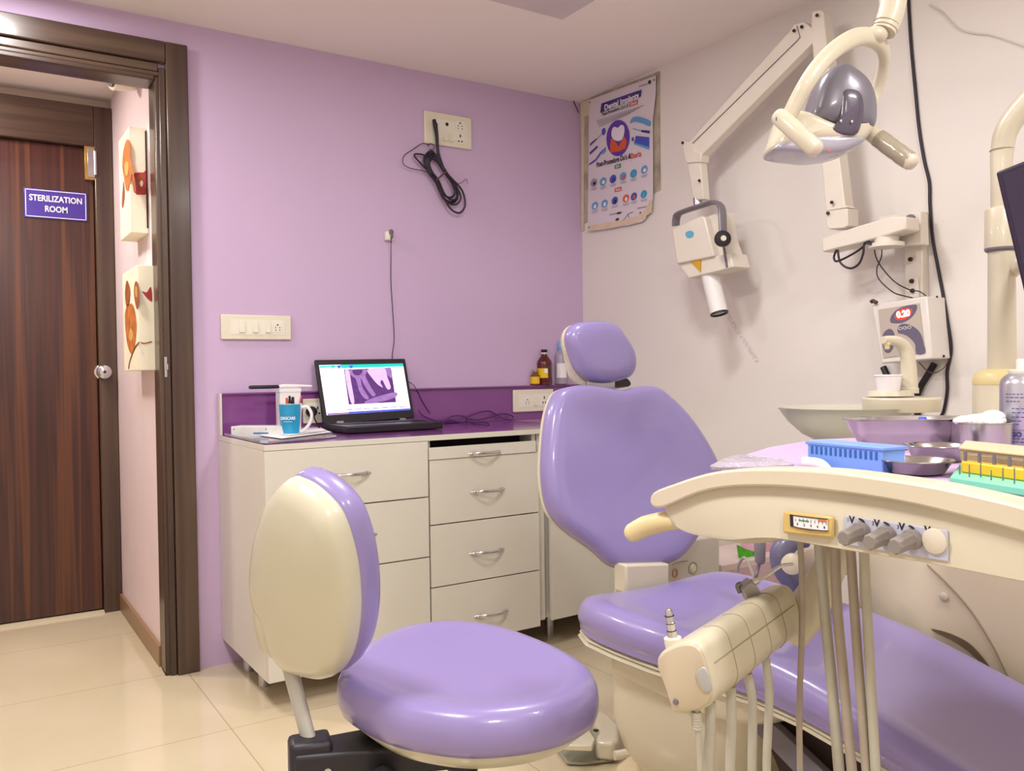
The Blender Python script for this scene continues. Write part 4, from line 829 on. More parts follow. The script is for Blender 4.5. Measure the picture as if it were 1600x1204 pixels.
cab('thin_wire', [(1482, 562), (1475, 574), (1462, 582), (1450, 580), (1440, 570), (1436, 566)], .0015, 'thin brown wire looping below the control box', -.04, mat('brown_wire', (92, 66, 62), .5), 'wire')
cab('corner_clip', [(1361, 472), (1364, 470), (1370, 473)], .006, 'dark clip on the top left corner of the control box', -.105, mat('clip_brown', (74, 44, 46), .5), 'clip')
# ------------------------------------------------------------------ delivery unit (doctor's tray)
du = thing('delivery_unit', (-1.3, -2.55, .84), 'cream dental delivery tray unit with gauge, three grey knobs and hanging hoses', 'dental unit')
XF = -1.6
def up(pts, x): return [PX(a, b, x) for a, b in pts]
def yz(pts, x): return [V((x, y, z)) for y, z in pts]
# body: closed outline in the plane of the front face (y, z)
body = [(-2.236, .862), (-2.239, .842), (-2.252, .827), (-2.28, .819), (-2.32, .818), (-2.36, .821), (-2.434, .835), (-2.545, .838), (-2.638, .841), (-2.70, .841), (-2.78, .840), (-2.84, .836), (-2.868, .842), (-2.878, .86), (-2.878, .885), (-2.80, .902), (-2.66, .910), (-2.55, .910), (-2.45, .908), (-2.36, .896), (-2.28, .878)]
def taper(pts, x, s, z0=.875): 
    cy = -2.557; return [V((x, cy+(y-cy)*s, z0+(z-z0)*s)) for y, z in pts]
q = MB(); B0 = catmull([V((0, y, z)) for y, z in body], 3, True); bb_ = [(p.y, p.z) for p in B0]; low_ = [(y, min(z, .889)) for y, z in bb_]
q.loft([taper(bb_, XF+.012, .955, .872), taper(bb_, XF+.003, .985, .872), yz(bb_, XF), ] and [taper(bb_, XF+.0, .93, .868), taper(bb_, XF+.001, .965, .87), taper(bb_, XF+.006, .99, .872), yz(bb_, XF+.014), yz(bb_, XF+.03), yz(low_, XF+.033), yz(low_, XF+.52), taper(low_, XF+.54, .96, .87)], 'flat', 'flat')
q.build('body', m_cream, du, ang=40)
# lip frame round the tray top
lt_ = [(-2.226, .852), (-2.230, .870), (-2.275, .888), (-2.336, .908), (-2.392, .919), (-2.463, .926), (-2.527, .929), (-2.593, .928), (-2.66, .925), (-2.74, .916), (-2.80, .905), (-2.85, .890), (-2.885, .875), (-2.890, .858)]
lb_ = [(-2.884, .850), (-2.84, .866), (-2.79, .882), (-2.74, .891), (-2.678, .899), (-2.622, .904), (-2.552, .906), (-2.463, .904), (-2.381, .895), (-2.32, .880), (-2.252, .852)]
q = MB(); LO = catmull([V((0, y, z)) for y, z in lt_+lb_], 3, True); lo = [(p.y, p.z) for p in LO]
q.loft([taper(lo, XF-.010, .992, .89), yz(lo, XF-.006), yz(lo, XF+.035)], 'flat', 'flat'); q.build('tray_lip', mat('cream_lip', (210, 200, 178), .28, coat=.35, var=.02), du, ang=40, bev=.003)
ZR = .905
q = MB(); O = [V((a, b, ZR-.014)) for a, b in ((XF+.034, -2.38), (XF+.09, -2.29), (XF+.19, -2.21), (XF+.38, -2.12), (XF+.57, -2.07), (XF+.68, -2.10), (XF+.74, -2.2), (XF+.74, -2.85), (XF+.66, -2.90), (XF+.034, -2.87))]; q.prism(O, (0, 0, .012)); q.build('tray_top', m_cream, du, bev=.004)
# handle at the left end
q = MB(); q.tube([PX(1062, 812, -1.585), PX(1035, 815, -1.59), PX(1008, 822, -1.595), PX(990, 831, -1.6)], [.0125, .0145, .0155, .0145], 16, 4); e_ = PX(990, 831, -1.6); q.ell(e_, (.0145, .0145, .0145)); q.build('side_handle', m_creamold, du, ang=60)
# gauge
q = MB(); q.prism(up([(1228, 797), (1306, 806), (1306, 840), (1227, 832)], XF-.001), (-.006, 0, 0)); gz = q.build('gauge_frame', mat('amber_plastic', (206, 176, 108), .35), du, bev=.003)
gx = XF-.0075
q = MB(); q.prism(up([(1234, 804), (1293, 811), (1294, 829), (1235, 822)], gx), (-.0006, 0, 0)); q.build('gauge_dial', m_paper, gz)
q = MB(); q.m = 0
q.prism(up([(1234, 803), (1239, 804), (1240, 823), (1235, 822)], gx-.0008), (-.0004, 0, 0)); q.tube(up([(1234, 804), (1264, 808), (1293, 811)], gx-.001), .0006, 5); q.tube(up([(1236, 821), (1250, 825), (1265, 828), (1280, 829), (1294, 829)], gx-.001), .0006, 5)
for i in range(9): q.tube(up([(1243+i*6, 809+i*.7+(1 if i in (0, 8) else 0)), (1243+i*6, 814+i*.7)], gx-.001), .0003, 4, smooth=False)
for i, ch_ in enumerate(('0', '2', '4', '6', '8')):
    q.text(ch_, .0042, plane_M(PX(1246+i*10.5, 818.5+i*1.35, gx-.0008), (0, -1, 0), (0, 0, 1)), ext=.0001, bold=.0001)
q.m = 1; q.prism(up([(1248, 811.5), (1264, 813.5), (1264, 815), (1248, 813)], gx-.001), (-.0003, 0, 0)); q.m = 2; q.prism(up([(1278, 811), (1291, 812.5), (1291, 815.5), (1278, 814)], gx-.001), (-.0003, 0, 0))
q.build('gauge_scale', [m_hole, mat('gauge_green', (40, 120, 100), .5), mat('gauge_orange', (206, 110, 60), .5)], gz)
q = MB(); q.prism(up([(1320, 805), (1482, 828), (1483, 877), (1320, 850)], XF-.0005), (-.0018, 0, 0)); kp_ = q.build('knob_panel', mat('panel_bluegrey', (186, 188, 206), .35), du, bev=.001)
m_knob = mat('knob_grey', (134, 126, 122), .4)
for i, (bx_, by_, tx_, ty_) in enumerate(((1347, 830, 1326, 834), (1387, 836, 1364, 841), (1427, 842, 1404, 849))):
    A = PX(bx_, by_, XF-.003); Bq = PX(tx_, ty_, XF-.040)
    Bq = A+V((-.034, 0, -.0))
    q = MB(); q.lathe([(.0108, 0), (.0108, .007), (.0095, .009)], A, (-1, 0, 0), 20, True, True); 
    q.loft([[A+V((-.008-.026*f, r0*math.cos(t)*(1+.06*math.cos(8*t)), -.004*f+r0*math.sin(t)*(1+.06*math.cos(8*t)))) for t in [2*PI*k_/32 for k_ in range(32)]] for f, r0 in ((0, .0092), (.9, .0085), (1, .0072))]); q.build('control_knob', m_knob, du, ang=40)
q = MB(); A = PX(1461, 845, XF-.0025); q.lathe([(.0135, 0), (.0135, .002), (.012, .003)], A, (-1, 0, 0), 24); q.build('blank_cap', mat('cap_cream', (210, 202, 186), .4), du)
q = MB()
for i, (x, y) in enumerate(((1331, 812), (1370, 817.5), (1409, 823), (1449, 828))):
    M_ = plane_M(PX(x, y, XF-.0025), (0, -1, 0), (0, 0, 1)); q.text('V', .0105, M_, ext=.0002, bold=.0004); 
    if i < 3: q.text(str(i+1), .006, plane_M(PX(x-6, y, XF-.0025), (0, -1, 0), (0, 0, 1)), ext=.0001)
    q.tube([PX(x+11, y-2, XF-.003), PX(x+17, y+1, XF-.003), PX(x+22, y+9, XF-.003)], [.0009, .0013, .0003], 6)
q.build('knob_markings', m_hole, kp_)
# underside socket piece and small lobe
q = MB(); q.prism(up([(1070, 818), (1240, 832), (1200, 848), (1160, 850), (1125, 845), (1085, 834)], XF+.1), (.12, 0, 0)); q.build('underside_housing', m_cream, du, bev=.006)
# hoses below the tray
m_hose = mat('hose_grey', (178, 174, 160), .4, var=.06, vscale=30); m_hose2 = mat('hose_stained', (166, 154, 140), .45, var=.12, vscale=18)
hx_ = XF+.12
def hose(pts, r, m, x=hx_, tail=True, nm='hose'):
    P = [PX(a, b, x) for a, b in pts]
    if tail:
        e = P[-1]; d_ = (P[-1]-P[-2]).normalized(); P += [e+d_*.12, e+d_*.2+V((.04, 0, .0)), e+d_*.2+V((.12, 0, .02))]
        P = [V((p.x, p.y, max(p.z, .07))) for p in P]
    q = MB(); q.tube(P, r, 12, 6); return q.build(nm, m, du, ang=80)
hose([(1250, 844), (1253, 900), (1253, 980), (1249, 1107), (1250, 1203)], .0042, m_hose2)
hose([(1280, 848), (1288, 948), (1299, 1060), (1311, 1203)], .0072, m_hose)
hose([(1305, 852), (1308, 948), (1318, 1059), (1331, 1203)], .0066, m_hose2)
hose([(1329, 856), (1336, 964), (1344, 1075), (1354, 1203)], .0062, m_hose2)
hose([(1350, 860), (1355, 964), (1361, 1075), (1368, 1203)], .0062, m_hose)
# instrument holder block on its arm
ax_ = V((.93, .36, 0)).normalized(); hc = D(1078, 1055, .98)
O = [(1028, 1036), (1031, 1022), (1042, 1012), (1064, 1002), (1084, 1000), (1098, 1008), (1106, 1024), (1115, 1056), (1119, 1080), (1114, 1096), (1102, 1106), (1085, 1111), (1056, 1113), (1050, 1100), (1040, 1070)]
CP = [PN(a, b, hc, ax_) for a, b in O]; CPs = catmull(CP, 4, True); cen = sum(CPs, V())/len(CPs)
def sec(s, o): return [cen+(p-cen)*s+ax_*o for p in CPs]
BL_ = .315
q = MB(); q.loft([sec(.93, -.004), sec(.99, 0), sec(1, .006), sec(1, BL_-.03), sec(.985, BL_-.012), sec(.93, BL_)], 'flat', 'flat'); hb = q.build('instrument_holder', mat('holder_cream', (196, 188, 164), .4, coat=.15, var=.07, vscale=9), du, ang=50)
q = MB(); q.loft([sec(.93, -.0045), sec(.90, -.0075), sec(.88, -.0080)], 'flat', 'flat'); q.build('end_cap', mat('cap_beige', (190, 176, 152), .4), hb)
q = MB(); q.pillow([PN(a, b, hc-ax_*.0085, ax_) for a, b in ((1095, 1042), (1102, 1042), (1109, 1056), (1113, 1074), (1108, 1082), (1099, 1079), (1091, 1066), (1088, 1050))], ax_*-1, [(1, 0), (.9, .002), (.5, .003)], 4); q.build('grey_button', mat('button_grey', (166, 166, 162), .4), hb)
q = MB(); q.lathe([(.0035, 0), (.003, .002), (.001, .002)], PN(1056, 1096, hc-ax_*.0085, ax_), -ax_, 10); q.build('cap_screw', m_gry, hb)
m_gro = mat('groove_brown', (150, 134, 110), .6)
for o in (.065, .125, .185, .245):
    q = MB(); n_ = len(CPs); i0 = int(n_*.30); i1 = int(n_*.62); q.tube([cen+(CPs[i]-cen)*1.001+ax_*o for i in range(int(n_*.2), int(n_*.68))], .0008, 5, smooth=False); q.build('holder_groove', m_gro, hb)
q = MB(); pz_ = min(CPs, key=lambda p: abs((p-PN(1110, 1040, hc, ax_)).length)); q.tube([cen+(pz_-cen)*1.002+ax_*.01, cen+(pz_-cen)*1.002+ax_*(BL_-.02)], .0008, 5, smooth=False); q.build('holder_seam', m_gro, hb)
# hoses from the block
def bh(px, py, o, r, m, pts=()):
    a = D(px, py-10, .98+o*.9); P = [a]+[D(u, v, .98+o*.9) for u, v in pts]
    e = P[-1]; P += [e+V((0, 0, -.12)), e+V((.03, .01, -.2)), e+V((.12, .05, -.22))]
    P = [V((p.x, p.y, max(p.z, .075))) for p in P]
    q = MB(); q.tube(P, r, 12, 6); return q.build('hose', m, du, ang=80)
bh(1088, 1113, .0, .0032, m_hose, [(1090, 1140), (1094, 1204)])
q = MB()
for i in range(6): q.lathe([(.0058, -.0018), (.0064, 0), (.0058, .0018)], D(1088+i*.3, 1114+i*4.5, .98), (0, 0, 1), 12)
q.build('strain_relief', m_hose, du, kind='stuff')
bh(1109, 1105, .02, .0064, m_hose, [(1110, 1140), (1107, 1204)])
bh(1142, 1082, .09, .0064, m_hose, [(1143, 1140), (1141, 1204)])
bh(1168, 1062, .15, .0060, m_hose, [(1176, 1100), (1175, 1204)])
bh(1196, 1035, .20, .0058, m_hose, [(1202, 1080), (1200, 1140), (1198, 1204)])
# arm from the block up to the underside of the tray
q = MB(); q.tube([D(1235, 985, 1.26), D(1262, 950, 1.24), D(1290, 900, 1.25), D(1312, 855, 1.27), D(1318, 840, 1.28)], [.030, .030, .027, .025, .025], 20, 5, flat=((0, 0, 1), 1, .8)); q.build('holder_arm', m_cream, du, ang=80)
# instruments in the holder
ic = D(1051, 997, 1.02); it = D(1046, 962, 1.02); ia = (it-ic).normalized()
ob = thing('handpiece_coupling', ic, 'chrome ribbed handpiece coupling standing in the near end of the holder', 'dental tool')
q = MB(); q.lathe([(.0095, -.016), (.0105, -.004), (.0105, .001), (.0055, .002)], ic, ia, 20); q.build('collar', m_plate, ob)
q = MB(); q.lathe([(.0058, .002), (.0058, .009), (.005, .010), (.005, .016), (.0056, .017), (.0056, .019), (.0048, .020), (.0048, .026), (.0045, .027), (.0045, .029), (.0042, .034), (.003, .036)], ic, ia, 20); q.build('connector', m_chrome, ob)
q = MB()
for z in (.0095, .0185, .0275): q.lathe([(.0056, z-.0006), (.0060, z), (.0056, z+.0006)], ic, ia, 16)
q.build('seal_ring', m_black, ob, kind='stuff')
sc0 = D(1178, 930, 1.20); sy = thing('air_water_syringe', sc0, 'grey air water syringe with bent chrome nozzle in the holder', 'dental tool')
q = MB(); q.pillow([D(a, b, 1.19) for a, b in ((1155, 916), (1168, 905), (1172, 905), (1184, 918), (1182, 928), (1166, 938), (1160, 926))], -FW, [(.9, -.012), (1, -.006), (1, .008), (.85, .014)], 2); q.build('syringe_head', mat('syringe_grey', (160, 156, 150), .35, metal=.5), sy, ang=30)
q = MB(); q.tube([D(1158, 912, 1.19), D(1153, 915, 1.19), D(1157, 925, 1.19)], .004, 8); q.build('trigger', mat('trig', (120, 116, 114), .35, metal=.5), sy)
q = MB(); q.tube([D(1176, 910, 1.19), D(1185, 906, 1.19)], [.006, .004], 12, smooth=False); q.tube([D(1181, 908, 1.19), D(1200, 897, 1.20), D(1218, 885, 1.21), D(1228, 882, 1.22), D(1238, 881, 1.23)], [.0028, .0028, .0026, .0024, .0022], 10); q.build('nozzle', mat('nozzle_steel', (236, 234, 236), .3, metal=.6), sy)
# ------------------------------------------------------------------ spittoon unit with lamp post
su = thing('spittoon_unit', (-.4, -2.3, 0), 'large cream spittoon unit with curved side panel behind the leg rest', 'dental unit')
xs = -.655
q = MB()
def rr2(z, s=0.0, e=6): return rrect(-.385, -2.36, .27-s, .52-s, z, e=e)
q.loft([rr2(0, .03), rr2(.02, .01), rr2(.05), rr2(.62), rr2(.72, .01), rr2(.77, .04), rr2(.785, .09)]); q.build('unit_body', mat('cream_unit', (224, 212, 186), .3, coat=.2, var=.02), su, ang=60)
q = MB(); A_ = [(1449, 882), (1487, 919), (1519, 957), (1551, 1008), (1581, 1069), (1600, 1110)]
q.tube([PX(a, b, xs) for a, b in A_], .0022, 6); q.build('panel_seam', m_gro, su)
q = MB(); q.prism(catmull([PX(a, b, xs-.001) for a, b in ((1457, 982), (1487, 990), (1519, 1008), (1549, 1044), (1548, 1050), (1517, 1020), (1487, 999), (1462, 987))], 4, True), (-.002, 0, 0)); q.build('panel_slot', mat('slot_brown', (112, 96, 76), .6), su)
q = MB(); q.lathe([(.010, 0), (.010, .002), (.007, .004), (.001, .004)], PX(1475, 932, xs), (-1, 0, 0), 18); q.build('panel_button', m_cream, su)
# raised round panel section right of the seam
# cuspidor bowl
cb_ = D(1322, 636, 2.12); zb_ = cb_.z
sb = thing('cuspidor_bowl', (cb_.x, cb_.y, zb_-.10), 'translucent greenish glass spittoon bowl behind the steel kidney dish', 'bowl')
q = MB(); R_ = .162
q.lathe([(.02, -.098), (.06, -.090), (.105, -.066), (.14, -.034), (R_, -.002), (R_+.003, .001), (R_-.002, .001), (.135, -.034), (.10, -.062), (.055, -.084), (.015, -.09)], (cb_.x, cb_.y, zb_), (0, 0, 1), 48)
q.build('glass_bowl', mat('frosted_glass', (230, 230, 216), .25, trans=.6, ior=1.25, var=.02), sb, ang=80)
q = MB(); q.lathe([(.04, -.098), (.045, -.11), (.04, -.16), (.05, zb_*0-.19)], (cb_.x, cb_.y, zb_), (0, 0, 1), 28); q.tube([V((cb_.x, cb_.y, zb_-.15)), V((cb_.x+.1, cb_.y-.06, zb_-.19)), V((cb_.x+.16, cb_.y-.12, .70))], .03, 14); q.build('bowl_support', m_cream, sb)
# cup holder platform with filler
pc_ = D(1408, 620, 2.05); 
cf = thing('cup_filler', (pc_.x, pc_.y, pc_.z-.08), 'cream cup filler with curved spout on a round platform in front of the control box', 'cup filler')
q = MB(); q.lathe([(.05, -.036), (.086, -.034), (.088, -.03), (.088, -.004), (.084, 0), (.03, .001)], pc_, (0, 0, 1), 36); q.build('round_platform', m_cream, cf, ang=40)
q = MB(); q.lathe([(.055, .0), (.05, .012), (.04, .014)], D(1390, 618, 2.05), (0, 0, 1), 28); q.build('cup_seat', m_cream, cf, ang=40)
q = MB(); q.tube([D(1402, 634, 2.05), D(1403, 648, 2.05), D(1400, 668, 2.05)], [.020, .018, .022], 16); q.tube([D(1400, 664, 2.05), V((-.50, -1.95, .80)), V((-.48, -1.98, .74))], .022, 16); q.build('platform_stem', m_cream, cf)
P = [D(1420, 614, 2.05), D(1420, 590, 2.05), D(1419, 565, 2.05), D(1414, 545, 2.05), D(1403, 534, 2.04), D(1390, 531, 2.03), D(1380, 531, 2.02)]
q = MB(); q.tube(P, [.0215, .0195, .0175, .0165, .0135, .0105, .009], 16, 5); q.build('spout', m_cream, cf, ang=80)
q = MB(); q.lathe([(.0185+.004, 0), (.0225, .012), (.020, .014)], D(1420, 614, 2.05), (0, 0, 1), 20); q.build('spout_base', m_cream, cf)
q = MB(); e_ = D(1386, 534, 2.025); q.lathe([(.0085, 0), (.0085, -.007), (.0065, -.008), (.006, -.016), (.004, -.018)], e_, (0, 0, 1), 16); q.build('nozzle_tip', m_creamold, cf)
cu_ = D(1388, 612, 2.03)
t = thing('cup', cu_, 'small white paper cup under the spout of the cup filler', 'cup')
q = MB(); q.lathe([(.025, 0), (.030, .036), (.032, .037), (.0305, .039), (.0285, .037), (.024, .004), (.001, .003)], cu_+V((0, 0, .002)), (0, 0, 1), 28); q.build('paper_cup', m_paper, t, ang=50)
# ------------------------------------------------------------------ lamp post
pc = D(1566, 690, 1.95); px_, py_ = pc.x, pc.y
def zat(y, d=1.95): return D(1566, y, d).z
lpst = thing('lamp_post', (px_, py_, .78), 'cream lamp post with yellowed collar rising from the spittoon unit at the right edge', 'lamp post')
q = MB(); q.lathe([(.060, .76), (.060, zat(596)), (.058, zat(590)), (.040, zat(580)), (.03, zat(579))], (px_, py_, 0), (0, 0, 1), 36); q.build('post_base', m_cream, lpst, ang=50)
q = MB(); q.lathe([(.0605, zat(600)), (.0608, zat(594)), (.056, zat(584)), (.042, zat(577)), (.030, zat(576))], (px_, py_, 0), (0, 0, 1), 36, False, False); q.build('yellowed_collar', mat('collar_yellow', (216, 200, 146), .4), lpst, ang=60)
q = MB(); q.lathe([(.030, zat(580)), (.028, zat(390)), ], (px_, py_, 0), (0, 0, 1), 32); q.build('lower_pole', m_cream, lpst)
q = MB(); q.lathe([(.030, zat(394)), (.035, zat(391)), (.035, zat(388))], (px_, py_, 0), (0, 0, 1), 32); q.build('grey_ring', m_gry, lpst)
q = MB(); q.lathe([(.035, zat(388)), (.034, zat(330)), (.030, zat(326)), (.022, zat(325))], (px_, py_, 0), (0, 0, 1), 32); q.build('pole_sleeve', m_cream, lpst, ang=50)
q = MB(); top = V((px_+.004, py_, zat(240)))
P = [V((px_, py_, zat(330))), V((px_, py_, zat(280))), top, V((px_+.004, py_-.012, zat(205))), V((px_+.015, py_-.05, zat(170))), V((px_+.02, py_-.12, zat(135))), V((px_+.0, py_-.20, zat(95))), V((px_-.05, py_-.26, zat(20))), V((px_-.16, py_-.26, 1.96)), V((px_-.42, py_-.20, 2.02)), V((px_-.52, py_-.16, 1.98))]
q.tube(P, [.022, .022, .024, .025, .026, .026, .026, .025, .024, .024, .026], 16, 5); q.build('curved_arm', m_cream, lpst, ang=80)
q = MB(); q.lathe([(.0245, -.001), (.0252, 0), (.0245, .001)], V((px_+.003, py_, zat(236))), (0, 0, 1), 28, False, False); q.build('pole_joint', m_gro, lpst)
q = MB(); q.tube([PX(1452, 8, -.004), PX(1470, 18, -.004), PX(1497, 44, -.004), PX(1520, 52, -.004), PX(1552, 56, -.004), PX(1610, 76, -.004)], .0022, 6); tag(q.build('white_wire', mat('white_wire', (206, 198, 190), .5)), 'thin white wire stapled high on the white wall near the lamp post', 'wire')
# ------------------------------------------------------------------ lamp head
la = thing('dental_lamp', D(1300, 180, 1.72), 'dental operating lamp with grey reflector back and cream yoke and handles', 'lamp')
DL = 1.72
q = MB(); q.tube([P[-1], P[-1]+V((.0, 0, -.06)), D(1398, -30, DL), D(1396, 2, DL), D(1390, 28, DL), D(1380, 50, DL)], [.026, .026, .026, .0255, .0255, .0245], 20, 6); q.build('lamp_arm', m_cream, la, ang=80)
q = MB(); a = D(1385, 38, DL); b = D(1382, 45, DL); 
for o in (0, 1): q.tube([a+(b-a)*(o), a+(b-a)*(o+.12)], .0257, 24, smooth=False)
q.build('arm_joint_line', m_gro, la, kind='stuff')
q = MB(); q.ell(D(1366, 56, DL), (.026, .026, .018)); q.build('yoke_hub', m_cream, la)
yk = [(1232, 184, 1.66), (1245, 158, 1.65), (1262, 128, 1.64), (1283, 99, 1.65), (1310, 73, 1.67), (1340, 58, 1.70), (1364, 60, 1.72), (1379, 76, 1.75), (1381, 100, 1.79), (1374, 130, 1.82), (1366, 152, 1.83), (1360, 170, 1.82)]
q = MB(); q.tube([D(*p) for p in yk], [.0145, .0155, .016, .0165, .017, .019, .019, .015, .013, .013, .0125, .0115], 18, 5, flat=(FW, .8, 1.0)); q.build('yoke', m_cream, la, ang=80)
def face(pts, d): return [D(a, b, d) for a, b in pts]
q = MB(); q.pillow(face([(1262, 190), (1268, 150), (1282, 122), (1305, 106), (1322, 110), (1345, 128), (1359, 155), (1362, 185), (1357, 206), (1335, 211), (1305, 206), (1280, 197)], DL), -FW, [(.6, -.075), (.9, -.05), (1, -.015), (1, .014), (.965, .030), (.88, .041), (.6, .050), (.3, .053), (.08, .054)], 5)
q.build('reflector_cover', mat('lamp_grey', (122, 119, 130), .28, coat=.3, metal=.2, var=.02), la, ang=80)
q = MB()
O = [(1315, 142), (1329, 139), (1343, 146), (1348, 166), (1345, 190), (1334, 212), (1298, 206), (1309, 188), (1312, 164)]
q.pillow(face(O, DL-.044), -FW, [(1, -.012), (1, .006), (.9, .010), (.5, .012), (.1, .013)], 4); q.build('vent_stripe', mat('lamp_dark', (84, 76, 92), .3, coat=.3), la, ang=80)
for a, b in ((1314, 189), (1331, 190)):
    q = MB(); q.ell(D(a, b, DL-.058), (.0028, .0028, .004)); q.build('vent_screw', m_steel, la)
q = MB(); q.pillow(face([(1200, 238), (1208, 208), (1216, 185), (1236, 178), (1256, 184), (1290, 199), (1320, 208), (1345, 208), (1361, 200), (1352, 216), (1338, 228), (1300, 232), (1262, 232), (1230, 232)], DL), -FW, [(.7, -.085), (.92, -.06), (1, -.02), (1, .012), (.95, .030), (.8, .042), (.5, .050), (.2, .052)], 4); q.build('lamp_housing', m_cream, la, ang=80)
q = MB(); q.pillow(face([(1201, 239), (1228, 222), (1270, 216), (1310, 218), (1341, 223), (1328, 236), (1300, 245), (1268, 248), (1235, 245)], DL), -FW, [(.7, -.075), (.95, -.05), (1, -.01), (1, .030), (.95, .040), (.7, .046), (.2, .048)], 4); q.build('lens_cover', mat('lens_grey', (168, 166, 178), .2, coat=.4), la, ang=80)
q = MB(); q.ell(D(1295, 235, DL-.05), (.004, .003, .002)); q.build('indicator', mat('indicator_red', (220, 96, 80), .4, emit=.3), la)
def handle2(p0, p1, d0, d1, r, nm, m, lab=None):
    a = D(*p0, d0); b = D(*p1, d1); v = (b-a).normalized()
    q = MB(); q.lathe([(r*.3, 0), (r*.75, r*.18), (r, r*.6), (r*1.04, (b-a).length*.5), (r, (b-a).length-r*.6), (r*.75, (b-a).length-r*.18), (r*.3, (b-a).length)], a, v, 24); o = q.build(nm, m, la, ang=80); return o, a, v
o, a, v = handle2((1212, 177), (1280, 238), 1.60, 1.55, .0165, 'lamp_handle', m_cream)
q = MB(); q.tube([D(1228, 192, 1.59), D(1245, 200, 1.68)], .012, 12, smooth=False); q.build('handle_pivot', m_cream, la)
q = MB(); q.tube([D(1217, 178, 1.583), D(1213, 184, 1.583), D(1213, 188, 1.583)], .0012, 5); q.build('handle_mark', m_gry, o)
o, a, v = handle2((1346, 196), (1430, 258), 1.74, 1.66, .0165, 'lamp_handle', m_cream)
q = MB(); L_ = 1.0
rg = []
random.seed(5)
ee = D(1428, 257, 1.66); LL = (ee-a).length; u1 = v.orthogonal().normalized(); w1 = v.cross(u1)
for i in range(14):
    f = .33+.64*i/13; rr_ = .0178 if i < 12 else .0178*(.9 if i == 12 else .5)
    rg.append([a+v*LL*f+(u1*math.cos(t)+w1*math.sin(t))*(rr_+random.uniform(-.0006, .0010)) for t in [2*PI*k_/20 for k_ in range(20)]])
q.loft(rg, False, False); q.build('handle_wrap', mat('wrap_film', (236, 228, 214), .06, trans=.85, coat=1, var=0), o, ang=80)
# ------------------------------------------------------------------ monitor at the right edge
mo = thing('monitor', D(1640, 470, 1.55), 'dark flat monitor panel cut off by the right edge beside the lamp post', 'monitor')
q = MB(); MQ = [D(1556, 269, 1.60), D(1604, 474, 1.60), D(1830, 400, 1.46), D(1782, 180, 1.46)]; nM = (MQ[1]-MQ[0]).cross(MQ[3]-MQ[0]).normalized()
if nM.dot(CAM-MQ[0]) < 0: nM = -nM
q.prism(MQ, -nM*.03); q.build('casing', mat('monitor_black', (46, 34, 58), .35), mo, bev=.004)
c_ = sum(MQ, V())/4; q = MB(); q.prism([c_+(p-c_)*.92+nM*.0006 for p in MQ], nM*.0005); q.build('screen', mat('screen_off', (44, 32, 60), .15, coat=.3), mo)
q = MB(); q.tube([c_-nM*.03, c_-nM*.10+V((0, 0, 0)), V((px_+.03, py_, zat(430)))], .014, 12, smooth=False); q.build('mount_arm', m_cream, mo)
# ------------------------------------------------------------------ things on the delivery tray
ZM = .9055
def T(px, py, z=ZM): return PZ(px, py, z)
O = [(XF+.036, -2.375), (XF+.09, -2.285), (XF+.19, -2.206), (XF+.38, -2.116), (XF+.57, -2.066), (XF+.68, -2.097), (XF+.73, -2.2), (XF+.73, -2.84), (XF+.036, -2.86)]
q = MB(); q.prism([V((a, b, ZM-.0022)) for a, b in O], (0, 0, .002)); tag(q.build('tray_mat', mat('lilac_mat', (190, 164, 200), .6, var=.04, vscale=40)), 'lilac paper mat covering the delivery tray', 'mat')
q = MB()
pc2 = [T(1112, 734), T(1135, 722), T(1160, 718), T(1200, 724), T(1240, 730), T(1180, 734)]
q.pillow([p+V((0, 0, .001)) for p in pc2], (0, 0, 1), [(1, 0), (1.02, .004), (.8, .009), (.4, .006)], 6); tag(q.build('plastic_film', mat('film_white', (226, 216, 232), .15, trans=.5, bump=1, bscale=60)), 'crumpled clear plastic film at the left front of the lilac mat', 'film')
# blue bur block
A = T(1262, 727); B_ = T(1379, 741); uB = (B_-A); uB.z = 0; wB = uB.length; uB.normalize(); nB = V((uB.y, -uB.x, 0)); 
if nB.dot(CAM-A) < 0: nB = -nB
hB = .035; dB = .045
bb2 = thing('bur_block', A, 'light blue plastic bur block with a row of slots on the lilac mat', 'bur block')
q = MB(); q.prism([A, B_, B_-nB*dB, A-nB*dB], (0, 0, hB)); blk = q.build('block', mat('bur_blue', (116, 156, 228), .35), bb2, bev=.0015)
q = MB(); q.prism([A-uB*.003+nB*.002+V((0, 0, hB-.004)), B_+uB*.003+nB*.002+V((0, 0, hB-.004)), B_+uB*.003-nB*(dB+.002)+V((0, 0, hB-.004)), A-uB*.003-nB*(dB+.002)+V((0, 0, hB-.004))], (0, 0, .005)); q.build('top_flange', MATS['bur_blue'], bb2, bev=.0015)
q = MB()
for i in range(14):
    o_ = A+uB*(wB*(.055+.066*i))+nB*.0008+V((0, 0, hB*.52)); q.prism([o_, o_+uB*.0035, o_+uB*.0035+V((0, 0, .011)), o_+V((0, 0, .011))], -nB*.0016)
q.build('slots', mat('slot_blue', (44, 96, 170), .5), blk, kind='stuff')
# cotton roll
q = MB(); a = T(1264, 729)+nB*.012+V((0, 0, .008)); b = T(1290, 731)+nB*.012+V((0, 0, .007)); c = T(1304, 737)+nB*.010+V((0, 0, .004)); q.tube([a, b, c], [.0075, .0075, .004], 12, 4); tag(q.build('cotton_roll', m_paper), 'white cotton roll lying in front of the blue bur block', 'cotton roll')
